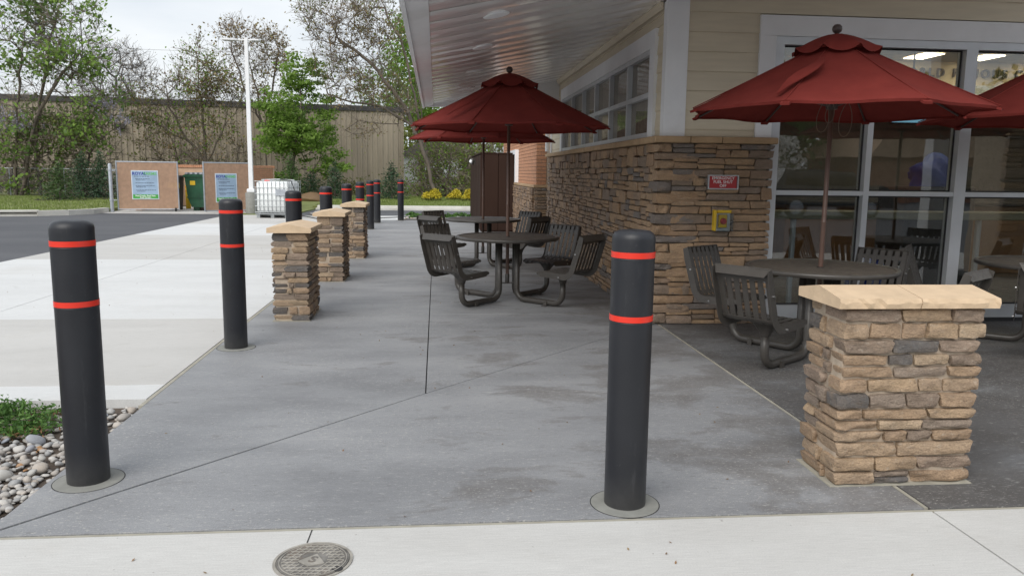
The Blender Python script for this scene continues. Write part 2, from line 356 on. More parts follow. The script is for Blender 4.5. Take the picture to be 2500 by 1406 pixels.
def link(name, me, mat, parent=None, smooth=False, kind=None):
    if mat and not me.materials: me.materials.append(MATS[mat])
    o = bpy.data.objects.new(name, me); COL.objects.link(o)
    if parent: o.parent = parent
    if smooth: me.polygons.foreach_set('use_smooth', [True]*len(me.polygons))
    if kind: o['kind'] = kind
    return o
def build(mb, name, mat, parent=None, smooth=False, world=True, kind=None, auto=None):
    me = mb.mesh(name, wl(parent) if (parent and world) else (0, 0, 0))
    o = link(name, me, mat, parent, smooth or auto is not None, kind)
    if auto is not None:
        try: me.set_sharp_from_angle(angle=R(auto))
        except Exception: pass
    return o
def empty(name, loc, rz=0.):
    o = bpy.data.objects.new(name, None); COL.objects.link(o); o.location = loc; o.rotation_euler = (0, 0, rz); o.empty_display_size = .1; return o
def tag(o, label, cat, group=None):
    o['label'] = label; o['category'] = cat
    if group: o['group'] = group
    return o
def struct(mb, name, mat, **k):
    o = build(mb, name, mat, **k); o['kind'] = 'structure'; return o
def copy_tree(o, parent=None):
    c = o.copy(); COL.objects.link(c); c.parent = parent
    for ch in [q for q in o.children]: copy_tree(ch, c)
    return c
def text(name, body, size, mat, parent, loc, rot=(R(90), 0, 0), ext=.002, align='CENTER', bold=0., sx=1., space=1.):
    cu = bpy.data.curves.new(name, 'FONT'); cu.body = body; cu.size = size; cu.extrude = ext; cu.align_x = align; cu.align_y = 'CENTER'; cu.offset = bold; cu.space_character = space
    cu.resolution_u = 3
    tmp = bpy.data.objects.new(name, cu); COL.objects.link(tmp)
    me = bpy.data.meshes.new_from_object(tmp.evaluated_get(bpy.context.evaluated_depsgraph_get()))
    bpy.data.objects.remove(tmp); bpy.data.curves.remove(cu)
    me.name = name; me.materials.clear()
    o = link(name, me, mat, parent); o.location = loc; o.rotation_euler = rot; o.scale = (sx, 1, 1); return o
def quads(name, V, mat, parent=None, smooth=False):      # V: (n,4,3)
    n = len(V); me = bpy.data.meshes.new(name)
    me.vertices.add(4*n); me.vertices.foreach_set('co', np.asarray(V, np.float32).reshape(-1))
    me.loops.add(4*n); me.loops.foreach_set('vertex_index', np.arange(4*n, dtype=np.int32))
    me.polygons.add(n); me.polygons.foreach_set('loop_start', np.arange(0, 4*n, 4, dtype=np.int32))
    me.polygons.foreach_set('loop_total', np.full(n, 4, np.int32)); me.update(calc_edges=True); me.validate()
    return link(name, me, mat, parent)
def unit(a): return a/np.maximum(np.linalg.norm(a, axis=-1, keepdims=True), 1e-9)
def leaves(C, size, rg, aspect=.62, up=.5, dirs=None, sv=.35, bend=0.):   # leaf quads (pointed) at the centres C
    n = len(C); nrm = unit(rg.normal(size=(n, 3))+np.array([0, 0, up])); 
    d = unit(rg.normal(size=(n, 3)) if dirs is None else dirs+rg.normal(size=(n, 3))*.35)
    d = unit(d-nrm*np.sum(d*nrm, 1, keepdims=True)); w = np.cross(nrm, d)
    s = (size*(1+sv*rg.uniform(-1, 1, n)))[:, None]
    a = C-d*s*.5; b = C+w*s*aspect*.5-d*s*.05; c = C+d*s*.5; e = C-w*s*aspect*.5-d*s*.05
    return np.stack([a, b, c, e], 1)

# ------------------------------------------------------------------ ground, pavements, kerbs
rnd = random.Random(11); rg = np.random.default_rng(5)
g = MB().box((-600, -600, -.5), (600, 900, -.08)); struct(g, 'ground', 'far_field')
struct(MB().prism([(-70, -60), (40, -60), (40, .61), (-6.43, .61), (-6.43, 25.29), (40, 25.29), (40, 29.35), (-70, 29.35)], -.079, -.022), 'parking_lot', 'asphalt')
def slab(poly, name, mat, parent, z=0., th=.06, e=.004):
    n = len(poly); c = Vector((sum(p[0] for p in poly)/n, sum(p[1] for p in poly)/n))
    def inset(k):
        out = []
        for i in range(n):
            a, b, d = Vector(poly[i-1]), Vector(poly[i]), Vector(poly[(i+1) % n])
            n1 = Vector((-(b-a).y, (b-a).x)).normalized(); n2 = Vector((-(d-b).y, (d-b).x)).normalized()
            q = n1+n2; q = q/max(.3, 1+n1.dot(n2)); out.append(b+q*k)
        return out
    mb = MB(); A, B = inset(e), inset(e*1.3)
    vs = [(p.x, p.y, z-th) for p in A]+[(p.x, p.y, z-e*.3) for p in A]+[(p.x, p.y, z) for p in B]
    fs = [(r*n+i, r*n+(i+1) % n, r*n+n+(i+1) % n, r*n+n+i) for r in (0, 1) for i in range(n)]+[tuple(range(2*n, 3*n))]
    mb.add(vs, fs); return build(mb, name, mat, parent)
XL, XW = -1.755, 2.05
walk = struct(MB().box((XL+.006, 3.006, -.075), (14, 23.2, -.016)), 'walkway', 'joint_dark')
WM = 'stained_grey_concrete'
for poly in [[(XL+.01, 3.005), (2.085, 3.005), (2.085, 4.9), (-.07, 4.9)], [(-.07, 4.9), (2.085, 4.9), (2.085, 7.22)],
             [(XL+.01, 3.02), (-.07, 4.9), (-.07, 7.73), (XL+.01, 7.73)], [(-.07, 4.9), (2.085, 7.22), (2.085, 7.73), (-.07, 7.73)]]:
    slab(poly, 'slab', WM, walk)
ys = [7.73, 10.65, 14.3, 18.5, 23.2]
for a, b in zip(ys, ys[1:]):
    slab([(XL+.01, a), (-.07, a), (-.07, b), (XL+.01, b)], 'slab', WM, walk); slab([(-.07, a), (2.2, a), (2.2, b), (-.07, b)], 'slab', WM, walk)
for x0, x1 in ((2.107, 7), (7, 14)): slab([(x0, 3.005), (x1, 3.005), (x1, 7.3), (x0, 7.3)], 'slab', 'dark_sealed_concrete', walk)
build(MB().box((2.087, 3.02, -.03), (2.105, 7.16, -.002)), 'sealant_strip', 'sealant', walk)
# front strip of pale concrete
strip = struct(MB().box((-6.4, .62, -.075), (14, 2.998, -.02)), 'sidewalk', 'joint_dark')
for a, b in ((-6.4, 2.1), (2.1, 7.), (7., 14)): slab([(a, .6), (b, .6), (b, 2.985), (a, 2.985)], 'slab', 'strip_concrete', strip, e=.005)
build(MB().box((-1.75, 2.986, -.03), (14, 3.003, -.003)), 'sealant_strip', 'sealant', strip)
# left drive slabs, each pour its own tone
pad = struct(MB().box((-6.42, 4.88, -.077), (XL-.02, 25.3, -.018)), 'driveway', 'joint_dark')
rows = [(4.86, 5.2, 'white_concrete'), (5.2, 7.56, 'pale_concrete'), (7.56, 12.6, 'white_concrete'), (12.6, 17.4, 'pale_concrete'), (17.4, 21., 'white_concrete'), (21., 25.3, 'pale_concrete')]
for a, b, mt in rows:
    for x0, x1 in ((-6.43, -4.24), (-4.24, XL-.018)): slab([(x0, a), (x1, a), (x1, b), (x0, b)], 'slab', mt, pad, th=.12, e=.004)
build(MB().box((XL-.017, 4.72, -.04), (XL+.009, 23.2, -.002)), 'sealant_strip', 'sealant', pad)
build(MB().prism([(-1.77, 23.2), (2.6, 23.2), (2.6, 26.2), (1.2, 26.1), (-.2, 25.5), (-1.77, 25.3)], -.07, -.003), 'apron', 'white_concrete', pad)
# back lane kerb, lawn behind it
kerb = struct(MB().box((-4.4, 29.36, -.07), (12, 29.95, .045)), 'back_kerb', 'kerb_concrete')
x = -4.4
while x < 12:
    build(MB().bev((x+.006, 29.7, -.05), (x+2.994, 30.0, .13), .02), 'kerb_stone', 'kerb_concrete', kerb); x += 3
lawn = struct(MB().box((-4.6, 30.0, -.07), (14, 60, .10)), 'back_lawn', 'lawn_turf')
kp = [Vector(p) for p in ((-20, 22.2), (-14.5, 23.2), (-12.7, 23.85), (-11.6, 24.2), (-10.95, 24.75), (-10.55, 25.5), (-10.45, 26.4))]
lawn2 = struct(MB().prism([(-60, 20)]+[tuple(p+Vector((-.1, .14))) for p in kp]+[(-10.45, 60), (-60, 60)], -.07, .10), 'side_lawn', 'lawn_turf')
kb = struct(MB().prism([tuple(p+Vector((-.06, .1))) for p in kp]+[tuple(p+Vector((-.2, .3))) for p in reversed(kp)], -.07, .07), 'side_kerb', 'kerb_concrete')
for i, (a, b) in enumerate(zip(kp, kp[1:])):
    d = (b-a).normalized(); n = Vector((-d.y, d.x)); a2, b2 = a+d*.005, b-d*.005
    if i == 2:   # the storm inlet: an open throat under a thin top
        for za, zb, k0, k1 in ((-.05, .02, 0, .3), (.10, .145, 0, .45)):
            build(MB().prism([tuple(a2), tuple(b2), tuple(b2+n*k1), tuple(a2+n*k1)], za, zb), 'inlet_stone', 'kerb_concrete', kb)
        build(MB().prism([tuple(a2+n*.16), tuple(b2+n*.16), tuple(b2+n*.2), tuple(a2+n*.2)], .02, .10), 'inlet_throat', 'joint_dark', kb)
        continue
    build(MB().prism([tuple(a2), tuple(b2), tuple(b2+n*.2), tuple(a2+n*.2)], -.05, .135), 'kerb_stone', 'kerb_concrete', kb)
struct(MB().prism([(-10.5, 26.0), (-5.4, 26.0), (-5.4, 31.), (-10.5, 31.)], -.07, -.004), 'enclosure_pad', 'pale_concrete')
struct(MB().prism([(-6.42, 25.3), (-4.6, 25.3), (-4.4, 29.9), (-4.6, 60), (-10.44, 60), (-10.44, 31.), (-5.4, 31.), (-5.4, 26.), (-6.42, 26.)], -.07, .02), 'verge', 'lawn_turf')

# ------------------------------------------------------------------ river-stone bed by the near bollard
bed = struct(MB().box((-6.4, 3.0, -.079), (XL+.004, 4.86, -.055)), 'pebble_bed', 'soil')
def pebble(seed):
    r = np.random.default_rng(seed); vs = []; fs = []; n, k = 10, 6
    sx, sy, sz = r.uniform(.75, 1.15), r.uniform(.6, .9), r.uniform(.38, .62); ph = r.uniform(0, 6, 6)
    for i in range(k+1):
        a = math.pi*i/k
        for j in range(n):
            b = 2*math.pi*j/n; d = np.array([math.sin(a)*math.cos(b), math.sin(a)*math.sin(b), math.cos(a)])
            f = 1+.13*math.sin(2.3*d[0]+ph[0])*math.cos(2.1*d[1]+ph[1])+.1*math.sin(3*d[2]+2*d[0]+ph[2])+.05*math.sin(5*d[1]+ph[3])
            vs.append((d[0]*sx*f*.5, d[1]*sy*f*.5, d[2]*sz*f*.5))
    for i in range(k): fs += [(i*n+j, (i+1)*n+j, (i+1)*n+(j+1) % n, i*n+(j+1) % n) for j in range(n)]
    return MB().add(vs, fs)
PEB = []
for i in range(14):
    me = pebble(i).mesh('stone'); me.materials.append(MATS['river_pebble']); me.polygons.foreach_set('use_smooth', [True]*len(me.polygons)); PEB.append(me)
placed = []; rb = random.Random(3); count = 0
cell = {}
def free(x, y, r):
    for (a, b, c) in placed:
        if (a-x)**2+(b-y)**2 < ((c+r)*.80)**2: return False
    return True
for tries in range(9000):
    y = rb.uniform(3.04, 4.82); lim = -1.74-(y-3.1)*.57-.28
    x = rb.uniform(lim, XL-.03); s = rb.choice([.028, .034, .038, .044, .05, .055, .062]) if count > 10 else rb.uniform(.065, .095)
    if x+s*.35 > XL+.0 or not free(x, y, s*.5): continue
    placed.append((x, y, s*.5)); count += 1
    if count > 300: break
    o = bpy.data.objects.new('stone', rb.choice(PEB)); COL.objects.link(o); o.parent = bed
    o.location = (x, y, -.055+s*.22+rb.uniform(0, .022)); o.scale = (s, s, s*rb.uniform(.8, 1.15))
    o.rotation_euler = (rb.uniform(-.45, .45), rb.uniform(-.45, .45), rb.uniform(0, 6.3))
mb = MB()
for k in range(900):     # the filling between them
    y = rb.uniform(3.02, 4.84); x = rb.uniform(-1.76-(y-3.1)*.62-.35, XL-.02); s = rb.uniform(.022, .042)
    q = pebble(100+k % 9); a = rb.uniform(0, 6.3); ca, sa = math.cos(a), math.sin(a)
    mb.add([(x+(vx*ca-vy*sa)*s, y+(vx*sa+vy*ca)*s, -.052+vz*s+s*.2) for vx, vy, vz in q.v], q.f)
o = build(mb, 'fine_gravel', 'river_pebble', bed, smooth=True); o['kind'] = 'stuff'
# low juniper at the frame's left
jun = tag(empty('juniper_shrub', (-2.58, 4.42, -.05)), 'low green spreading juniper on river stones beside the near bollard', 'shrub')
C = []; D = []; mb = MB()
for k in range(150):
    a = rg.uniform(0, 6.28); rr = math.sqrt(rg.uniform(0, 1))*.50; h = .03+.11*(1-rr/.55)*rg.uniform(.5, 1)
    p0 = np.array([math.cos(a)*rr*.35, math.sin(a)*rr*.3, .02]); p1 = np.array([math.cos(a)*rr*1.05, math.sin(a)*rr*.75, h+.02])
    if k % 3 == 0: mb.tube([p0, (p0+p1)/2+np.array([0, 0, .03]), p1], [.004, .003, .0015], 4)
    for j in range(40):
        u = rg.uniform(.45, 1.08); q = p0+(p1-p0)*u; C.append(q+rg.normal(size=3)*.018); D.append(p1-p0+np.array([0, 0, .12])+rg.normal(size=3)*.12)
build(mb, 'stem', 'twig', jun, world=False)
C = np.array(C); D = np.array(D); q = quads('foliage', leaves(C, .034, rg, .32, .4, D), 'juniper', jun)
sel = (C[:, 2] < .07) & (rg.uniform(size=len(C)) < .3)
quads('dry_sprigs', leaves(C[sel]+[0, -.03, -.01], .03, rg, .3, .4, D[sel]), 'dry_sprig', jun)

# ------------------------------------------------------------------ building blocks: ledge stones
def rough_block(seed, nx=8, ny=3, nz=4, j=.05):
    r = np.random.default_rng(seed); idx = {}; vs = []; fs = []
    ph = r.uniform(0, 6.28, 12); sl = r.uniform(-.05, .05, 2); tp = r.uniform(-.09, .09, 2); chip = r.uniform(-.5, .5, 3); rad = .13
    def V(i, k, l):
        key = (i, k, l)
        if key in idx: return idx[key]
        # cluster the grid lines towards the edges so that the arris stays tight
        q = lambda t, n: .5*math.copysign(abs(2*t/n-1)**.72, 2*t/n-1)
        x, y, z = q(i, nx), q(k, ny), q(l, nz)
        ex, ey, ez = abs(x) > .49, abs(y) > .49, abs(z) > .49; ne = ex+ey+ez
        w = lambda a, b, c: math.sin(5.1*x+a)*math.cos(3.7*z+b)+.55*math.sin(11*x+6*z+c)
        x2 = x+(sl[0] if x < 0 else sl[1])*2*z*(abs(x)*2)**6*.8
        z2 = z*(1+(tp[0] if x < 0 else tp[1])*abs(x)*2)+.035*w(ph[0], ph[1], ph[2])+(r.uniform(-.02, .02) if ez else 0)
        y2 = y+(.055*w(ph[3], ph[4], ph[5])+r.uniform(-.016, .016))*(1 if ey else .2)
        if ne >= 2: x2 *= .985 if ex else 1; y2 *= .94 if ey else 1; z2 *= .90 if ez else 1
        if ne == 3: x2 *= .985; y2 *= .96; z2 *= .95
        idx[key] = len(vs); vs.append((x2, y2, z2)); return idx[key]
    for i in range(nx):
        for l in range(nz):
            fs.append((V(i, 0, l), V(i+1, 0, l), V(i+1, 0, l+1), V(i, 0, l+1))); fs.append((V(i+1, ny, l), V(i, ny, l), V(i, ny, l+1), V(i+1, ny, l+1)))
    for k in range(ny):
        for l in range(nz):
            fs.append((V(0, k+1, l), V(0, k, l), V(0, k, l+1), V(0, k+1, l+1))); fs.append((V(nx, k, l), V(nx, k+1, l), V(nx, k+1, l+1), V(nx, k, l+1)))
    for i in range(nx):
        for k in range(ny):
            fs.append((V(i, k, nz), V(i+1, k, nz), V(i+1, k+1, nz), V(i, k+1, nz))); fs.append((V(i, k+1, 0), V(i+1, k+1, 0), V(i+1, k, 0), V(i, k, 0)))
    return vs, fs
BLK = [rough_block(i) for i in range(26)]
BLK1 = [rough_block(50+i, 5, 1, 3) for i in range(26)]
def blockmesh(lst, mat):
    out = []
    for vs, fs in lst:
        me = MB().add(vs, fs).mesh('stone'); me.materials.append(MATS[mat]); me.polygons.foreach_set('use_smooth', [True]*len(me.polygons)); me.set_sharp_from_angle(angle=R(42)); out.append(me)
    return out
PST, WST, WSTC = blockmesh(BLK, 'ledge_stone'), blockmesh(BLK1, 'wall_stone'), blockmesh(BLK, 'wall_stone')
def put(meshes, parent, c, s, r, rz=0., tilt=.012, name='stone'):
    o = bpy.data.objects.new(name, r.choice(meshes)); COL.objects.link(o); o.parent = parent
    o.location = c; o.scale = s; o.rotation_euler = (r.uniform(-tilt, tilt), r.uniform(-tilt, tilt), rz+r.uniform(-tilt, tilt)); return o
def split(L, r, lo, hi):
    out = []; left = L
    while left > 1e-6:
        w = r.uniform(lo, hi)
        if left-w < lo: w = left if left < hi*1.25 else left*.5
        out.append(w); left -= w
    r.shuffle(out); return out

def pier(loc, rz, label, seed):
    r = random.Random(seed); Wd, Dp, H = .66, .32, .825
    e = tag(empty('stone_pier', loc, rz), label, 'pier', 'stone piers around the patio')
    build(MB().box((-Wd/2+.016, -Dp/2+.016, 0), (Wd/2-.016, Dp/2-.016, H)), 'core', 'mortar', e, world=False)
    build(MB().prism([(-Wd/2-.015, -Dp/2-.012), (Wd/2+.01, -Dp/2-.015), (Wd/2+.014, Dp/2+.012), (-Wd/2-.012, Dp/2+.014)], .0005, .006), 'mortar_bed', 'sealant', e, world=False)
    z = .004
    while z < H-.02:
        h = r.choice([r.uniform(.046, .058), r.uniform(.055, .068), r.uniform(.064, .082)])
        if H-z-h < .045: h = H-z
        gp = .009; hz = h-gp; zc = z+h/2
        dl = {}
        for sgn in (-1, 1):
            ws = split(Wd+r.uniform(-.012, .018), r, .11, .30); x = -sum(ws)/2+r.uniform(-.012, .012)
            for i, w in enumerate(ws):
                end = i in (0, len(ws)-1); dp = r.uniform(.09, .22) if end else .1
                if end: dl[(sgn, -1 if i == 0 else 1)] = dp
                pr = r.uniform(-.002, .012)
                c = (x+w/2, sgn*(Dp/2+pr-dp/2), zc)
                if not end and hz > .052 and r.random() < .15:      # a pair of thin stones
                    put(PST, e, (c[0], c[1], zc-hz*.26), (w-gp, dp, hz*.47), r); put(PST, e, (c[0], c[1]-sgn*.004, zc+hz*.26), (w-gp, dp, hz*.47), r)
                else: put(PST, e, c, (w-gp, dp, hz), r, 0 if sgn < 0 else math.pi)
                x += w
        for sx in (-1, 1):
            y0, y1 = -Dp/2+dl.get((-1, sx), .1), Dp/2-dl.get((1, sx), .1); Ls = y1-y0
            if Ls > .03:
                for w in ([Ls] if Ls < .16 else [Ls*.55, Ls*.45]):
                    put(PST, e, (sx*(Wd/2+r.uniform(-.006, .012)-.04), y0+w/2, zc), (w-gp, .09, hz), r, R(90)*sx); y0 += w
        z += h
    # two cap stones, each a low gable with a rock-faced edge
    for s0, s1 in ((-.375, .0), (.004, .375)):
        mb = MB(); D2 = .198; n = 14; top, ed = .908, .874
        prof = [(-D2, H+.004), (-D2-.004, H+.03), (-D2, ed), (0, top), (D2, ed), (D2+.004, H+.03), (D2, H+.004)]
        rr = random.Random(seed*7+int(s0*100)); vs = []
        for i in range(n+1):
            x = s0+(s1-s0)*i/n
            for k, (y, zz) in enumerate(prof):
                jy = rr.uniform(-.007, .007) if k in (1, 5) else rr.uniform(-.002, .002) if k in (0, 2, 4, 6) else 0
                vs.append((x, y+jy, zz+(rr.uniform(-.006, .006) if k in (1, 5) else 0)))
        m = len(prof); fs = [(i*m+k, (i+1)*m+k, (i+1)*m+(k+1) % m, i*m+(k+1) % m) for i in range(n) for k in range(m)]
        fs = [tuple(reversed(f)) for f in fs]+[tuple(range(m)), tuple(n*m+k for k in range(m-1, -1, -1))]
        build(mb.add(vs, fs), 'cap', 'cap_stone', e, world=False)
    return e
pier((2.13, 3.43, 0), 0, 'wide stone pier with tan two-piece cap in front of the storefront', 21)
pier((-1.35, 7.72, 0), R(90), 'stone pier nearest the camera in the receding walkway row', 22)
pier((-1.34, 10.40, 0), R(90), 'middle stone pier of the three along the walkway', 23)
pier((-1.32, 13.10, 0), R(90), 'farthest stone pier of the three along the walkway', 24)

# ------------------------------------------------------------------ bollards
def make_bollard():
    e = empty('bollard', (0, 0, 0))
    pr = [(.086, 0), (.0885, .006), (.0885, 1.14-.02)]+[(.0535+.035*math.cos(a), 1.14+.035*math.sin(a)) for a in [k*math.pi/2/6 for k in range(7)]]+[(.03, 1.1775), (.001, 1.178)]
    build(MB().lathe(pr, n=40), 'sleeve', 'bollard_plastic', e, world=False, auto=40)
    for zc in (1.077, .816):
        build(MB().lathe([(.0887, zc-.012), (.0901, zc-.012), (.0901, zc+.012), (.0887, zc+.012)], n=40, cap=False), 'red_band', 'red_tape', e, world=False, auto=40)
        build(MB().lathe([(.0885, zc-.021), (.0897, zc-.0195), (.0897, zc-.017), (.0885, zc-.0155)], n=40, cap=False), 'groove_ring', 'bollard_plastic', e, world=False, auto=40)
    build(MB().lathe([(.146, .0005), (.144, .0025), (.10, .005), (.085, .005)], n=36), 'footing_collar', 'footing', e, world=False)
    build(MB().lathe([(.1495, .0003), (.1495, .0012), (.146, .0012)], n=36), 'collar_gap', 'joint_dark', e, world=False)
    return e
BOL = [((-1.57, 3.56), 'black bollard with red bands standing by the river stones'),
       ((.805, 3.15), 'black bollard with red bands nearest the wide stone pier'),
       ((-1.587, 6.29), 'second black bollard of the left row, just before the nearest walkway pier'),
       ((-1.58, 8.95), 'black bollard standing right behind the nearest walkway pier'),
       ((-1.58, 11.55), 'black bollard standing behind the middle walkway pier'),
       ((-1.58, 14.2), 'black bollard standing behind the farthest walkway pier, left of its cap'),
       ((-1.585, 16.7), 'black bollard showing both bands just above the farthest pier cap'),
       ((-1.60, 19.4), 'slim distant black bollard, first one clear of the piers'),
       ((-1.61, 21.8), 'slim distant black bollard at the end of the straight row'),
       ((-1.025, 22.95), 'black bollard standing alone before the far rock bed')]
b0 = make_bollard()
for i, (p, lab) in enumerate(BOL):
    b = b0 if i == 0 else copy_tree(b0)
    b.location = (p[0], p[1], 0); b.rotation_euler.z = i*.7; tag(b, lab, 'bollard', 'black bollards with red bands')

# ------------------------------------------------------------------ picnic tables with four fixed chairs
def profile():
    pts = [(.57, .368), (.585, .385), (.615, .393), (.79, .386), (.905, .383)]
    for k in range(1, 7):
        a = k/6*R(72); pts.append((.905+.085*math.sin(a), .383+.085*(1-math.cos(a))))
    x, z = pts[-1]; d = (math.cos(R(72)), math.sin(R(72)))
    L_ = (.785-z)/d[1]
    for k in range(1, 5): pts.append((x+d[0]*L_*k/4, z+d[1]*L_*k/4))
    return pts
PRF = profile()
def bent(mb, y0, y1, pts, th=.005):
    n = len(pts); vs = []
    for i, (x, z) in enumerate(pts):
        a = pts[max(i-1, 0)]; b = pts[min(i+1, n-1)]; dx, dz = b[0]-a[0], b[1]-a[1]; l = math.hypot(dx, dz); nx, nz = dz/l, -dx/l
        vs += [(x, y0, z), (x, y1, z), (x+nx*th, y1, z+nz*th), (x+nx*th, y0, z+nz*th)]
    fs = [(i*4+k, i*4+(k+1) % 4, i*4+4+(k+1) % 4, i*4+4+k) for i in range(n-1) for k in range(4)]+[(0, 3, 2, 1), (n*4-4, n*4-3, n*4-2, n*4-1)]
    mb.add(vs, [tuple(reversed(f)) for f in fs])
def make_table():
    t = empty('picnic_table', (0, 0, 0))
    r0 = .568; zt = .705
    top = build(MB().lathe([(.02, zt-.012), (r0-.03, zt-.012), (r0-.03, zt+.001), (.022, zt+.001)], n=64), 'tabletop', 'table_mesh', t, world=False, auto=40)
    rim = [(r0-.034, zt-.02), (r0-.008, zt-.026), (r0, zt-.016), (r0, zt+.001), (r0-.006, zt+.009), (r0-.018, zt+.011), (r0-.034, zt+.004), (r0-.034, zt-.02)]
    build(MB().lathe(rim, n=64, cap=False), 'rim', 'bronze_metal', top, world=False, auto=50)
    build(MB().lathe([(.03, zt+.002), (.03, zt+.006), (.021, zt+.006)], n=20, cap=False), 'grommet', 'black_rubber', top, world=False)
    sk = build(MB().lathe([(.024, .2), (.024, .29), (.021, .295)], n=16), 'pole_socket', 'bronze_metal', t, world=False, auto=40)
    build(MB().box((-.1, -.018, .188), (.1, .018, .197)), 'socket_plate', 'bronze_metal', sk, world=False)
    def leg(a):
        mb = MB(); pts = [(.135, zt-.02), (.135, .145)]
        for k in range(1, 7):
            b = k/6*math.pi/2; pts.append((.135+.11*(1-math.cos(b)), .145-.11*math.sin(b)))
        pts.append((.64, .035))
        for k in range(1, 7):
            b = k/6*math.pi/2; pts.append((.64+.11*math.sin(b), .035+.11*(1-math.cos(b))))
        pts.append((.75, .27)); mb.tube([(x, 0, z) for x, z in pts], .0315, 14)
        o = build(mb, 'leg_tube', 'bronze_metal', t, world=False, smooth=True); o.rotation_euler.z = a
        build(MB().box((.535, -.045, .0), (.575, -.028, .05)).box((.53, -.075, .0), (.58, -.028, .006)).box((.535, .028, 0), (.575, .045, .05)), 'floor_clip', 'bronze_metal', o, world=False)
        return o
    def chair(a):
        mb = MB(); Wc = .215
        for s in (-1, 1):      # folded side plates
            n = len(PRF); vs = []
            for i, (x, z) in enumerate(PRF):
                p, q = PRF[max(i-1, 0)], PRF[min(i+1, n-1)]; dx, dz = q[0]-p[0], q[1]-p[1]; l = math.hypot(dx, dz); nx, nz = dz/l, -dx/l
                dep = .055*min(1, .25+i/3)*(.8 if i > n-2 else 1)
                vs += [(x-nx*.006, s*Wc, z-nz*.006), (x+nx*dep, s*Wc, z+nz*dep), (x+nx*dep, s*(Wc+.005), z+nz*dep), (x-nx*.006, s*(Wc+.005), z-nz*.006)]
            fs = [(i*4+k, i*4+(k+1) % 4, i*4+4+(k+1) % 4, i*4+4+k) for i in range(n-1) for k in range(4)]+[(0, 3, 2, 1), (n*4-4, n*4-3, n*4-2, n*4-1)]
            mb.add(vs, fs)
        c = build(mb, 'chair', 'bronze_metal', t, world=False, auto=30); c.rotation_euler.z = a
        for k in range(7):
            m2 = MB(); y = -.206+k*.0617; bent(m2, y, y+.0405, PRF); build(m2, 'slat', 'bronze_metal', c, world=False, auto=35)
        # cross bands tying the slats
        m2 = MB(); bent(m2, -Wc, Wc, PRF[-2:-1]+[(PRF[-2][0]+.012, PRF[-2][1]+.036)]); m2.v = [(x+.003, y, z) for x, y, z in m2.v]
        build(m2, 'cross_band', 'bronze_metal', c, world=False)
        for pp in ([(x+.004, z-.003) for x, z in PRF[7:10]], [(x, z-.004) for x, z in PRF[1:3]]): m2 = MB(); bent(m2, -Wc, Wc, pp); build(m2, 'cross_band', 'bronze_metal', c, world=False)
        x, z = PRF[-1]   # top flange folded outwards with mitred ends
        build(MB().add([(x-.006, -Wc-.006, z), (x-.006, Wc+.006, z), (x+.034, Wc-.028, z-.056), (x+.034, -Wc+.028, z-.056), (x-.003, -Wc-.006, z+.006), (x-.003, Wc+.006, z+.006), (x+.039, Wc-.028, z-.053), (x+.039, -Wc+.028, z-.053)],
                       [(0, 1, 2, 3), (7, 6, 5, 4), (4, 5, 1, 0), (5, 6, 2, 1), (6, 7, 3, 2), (7, 4, 0, 3)]), 'top_flange', 'bronze_metal', c, world=False)
        m2 = MB()          # flared pedestal
        vs = []
        for zz, hx, hy in ((.262, .032, .032), (.285, .036, .036), (.345, .06, .085), (.366, .085, .16), (.378, .09, .165)):
            vs += [(.75+sx*hx, sy*hy, zz) for sx, sy in ((-1, -.6), (-.6, -1), (.6, -1), (1, -.6), (1, .6), (.6, 1), (-.6, 1), (-1, .6))]
        fs = [(k*8+i, k*8+(i+1) % 8, k*8+8+(i+1) % 8, k*8+8+i) for k in range(4) for i in range(8)]+[tuple(range(7, -1, -1)), tuple(range(32, 40))]
        build(m2.add(vs, fs), 'pedestal', 'bronze_metal', c, world=False, auto=40)
        for s in (-1, 1):
            m2 = MB()
            for (px_, pz_) in ((1.05, .60), (.85, .352)): m2.tube([(px_, s*(Wc+.003), pz_), (px_, s*(Wc+.014), pz_)], .008, 8)
            build(m2, 'bolt', 'bolt_steel', c, world=False)
        return c
    for k in range(4): leg(R(45)+k*math.pi/2); chair(R(45)+k*math.pi/2)
    return t
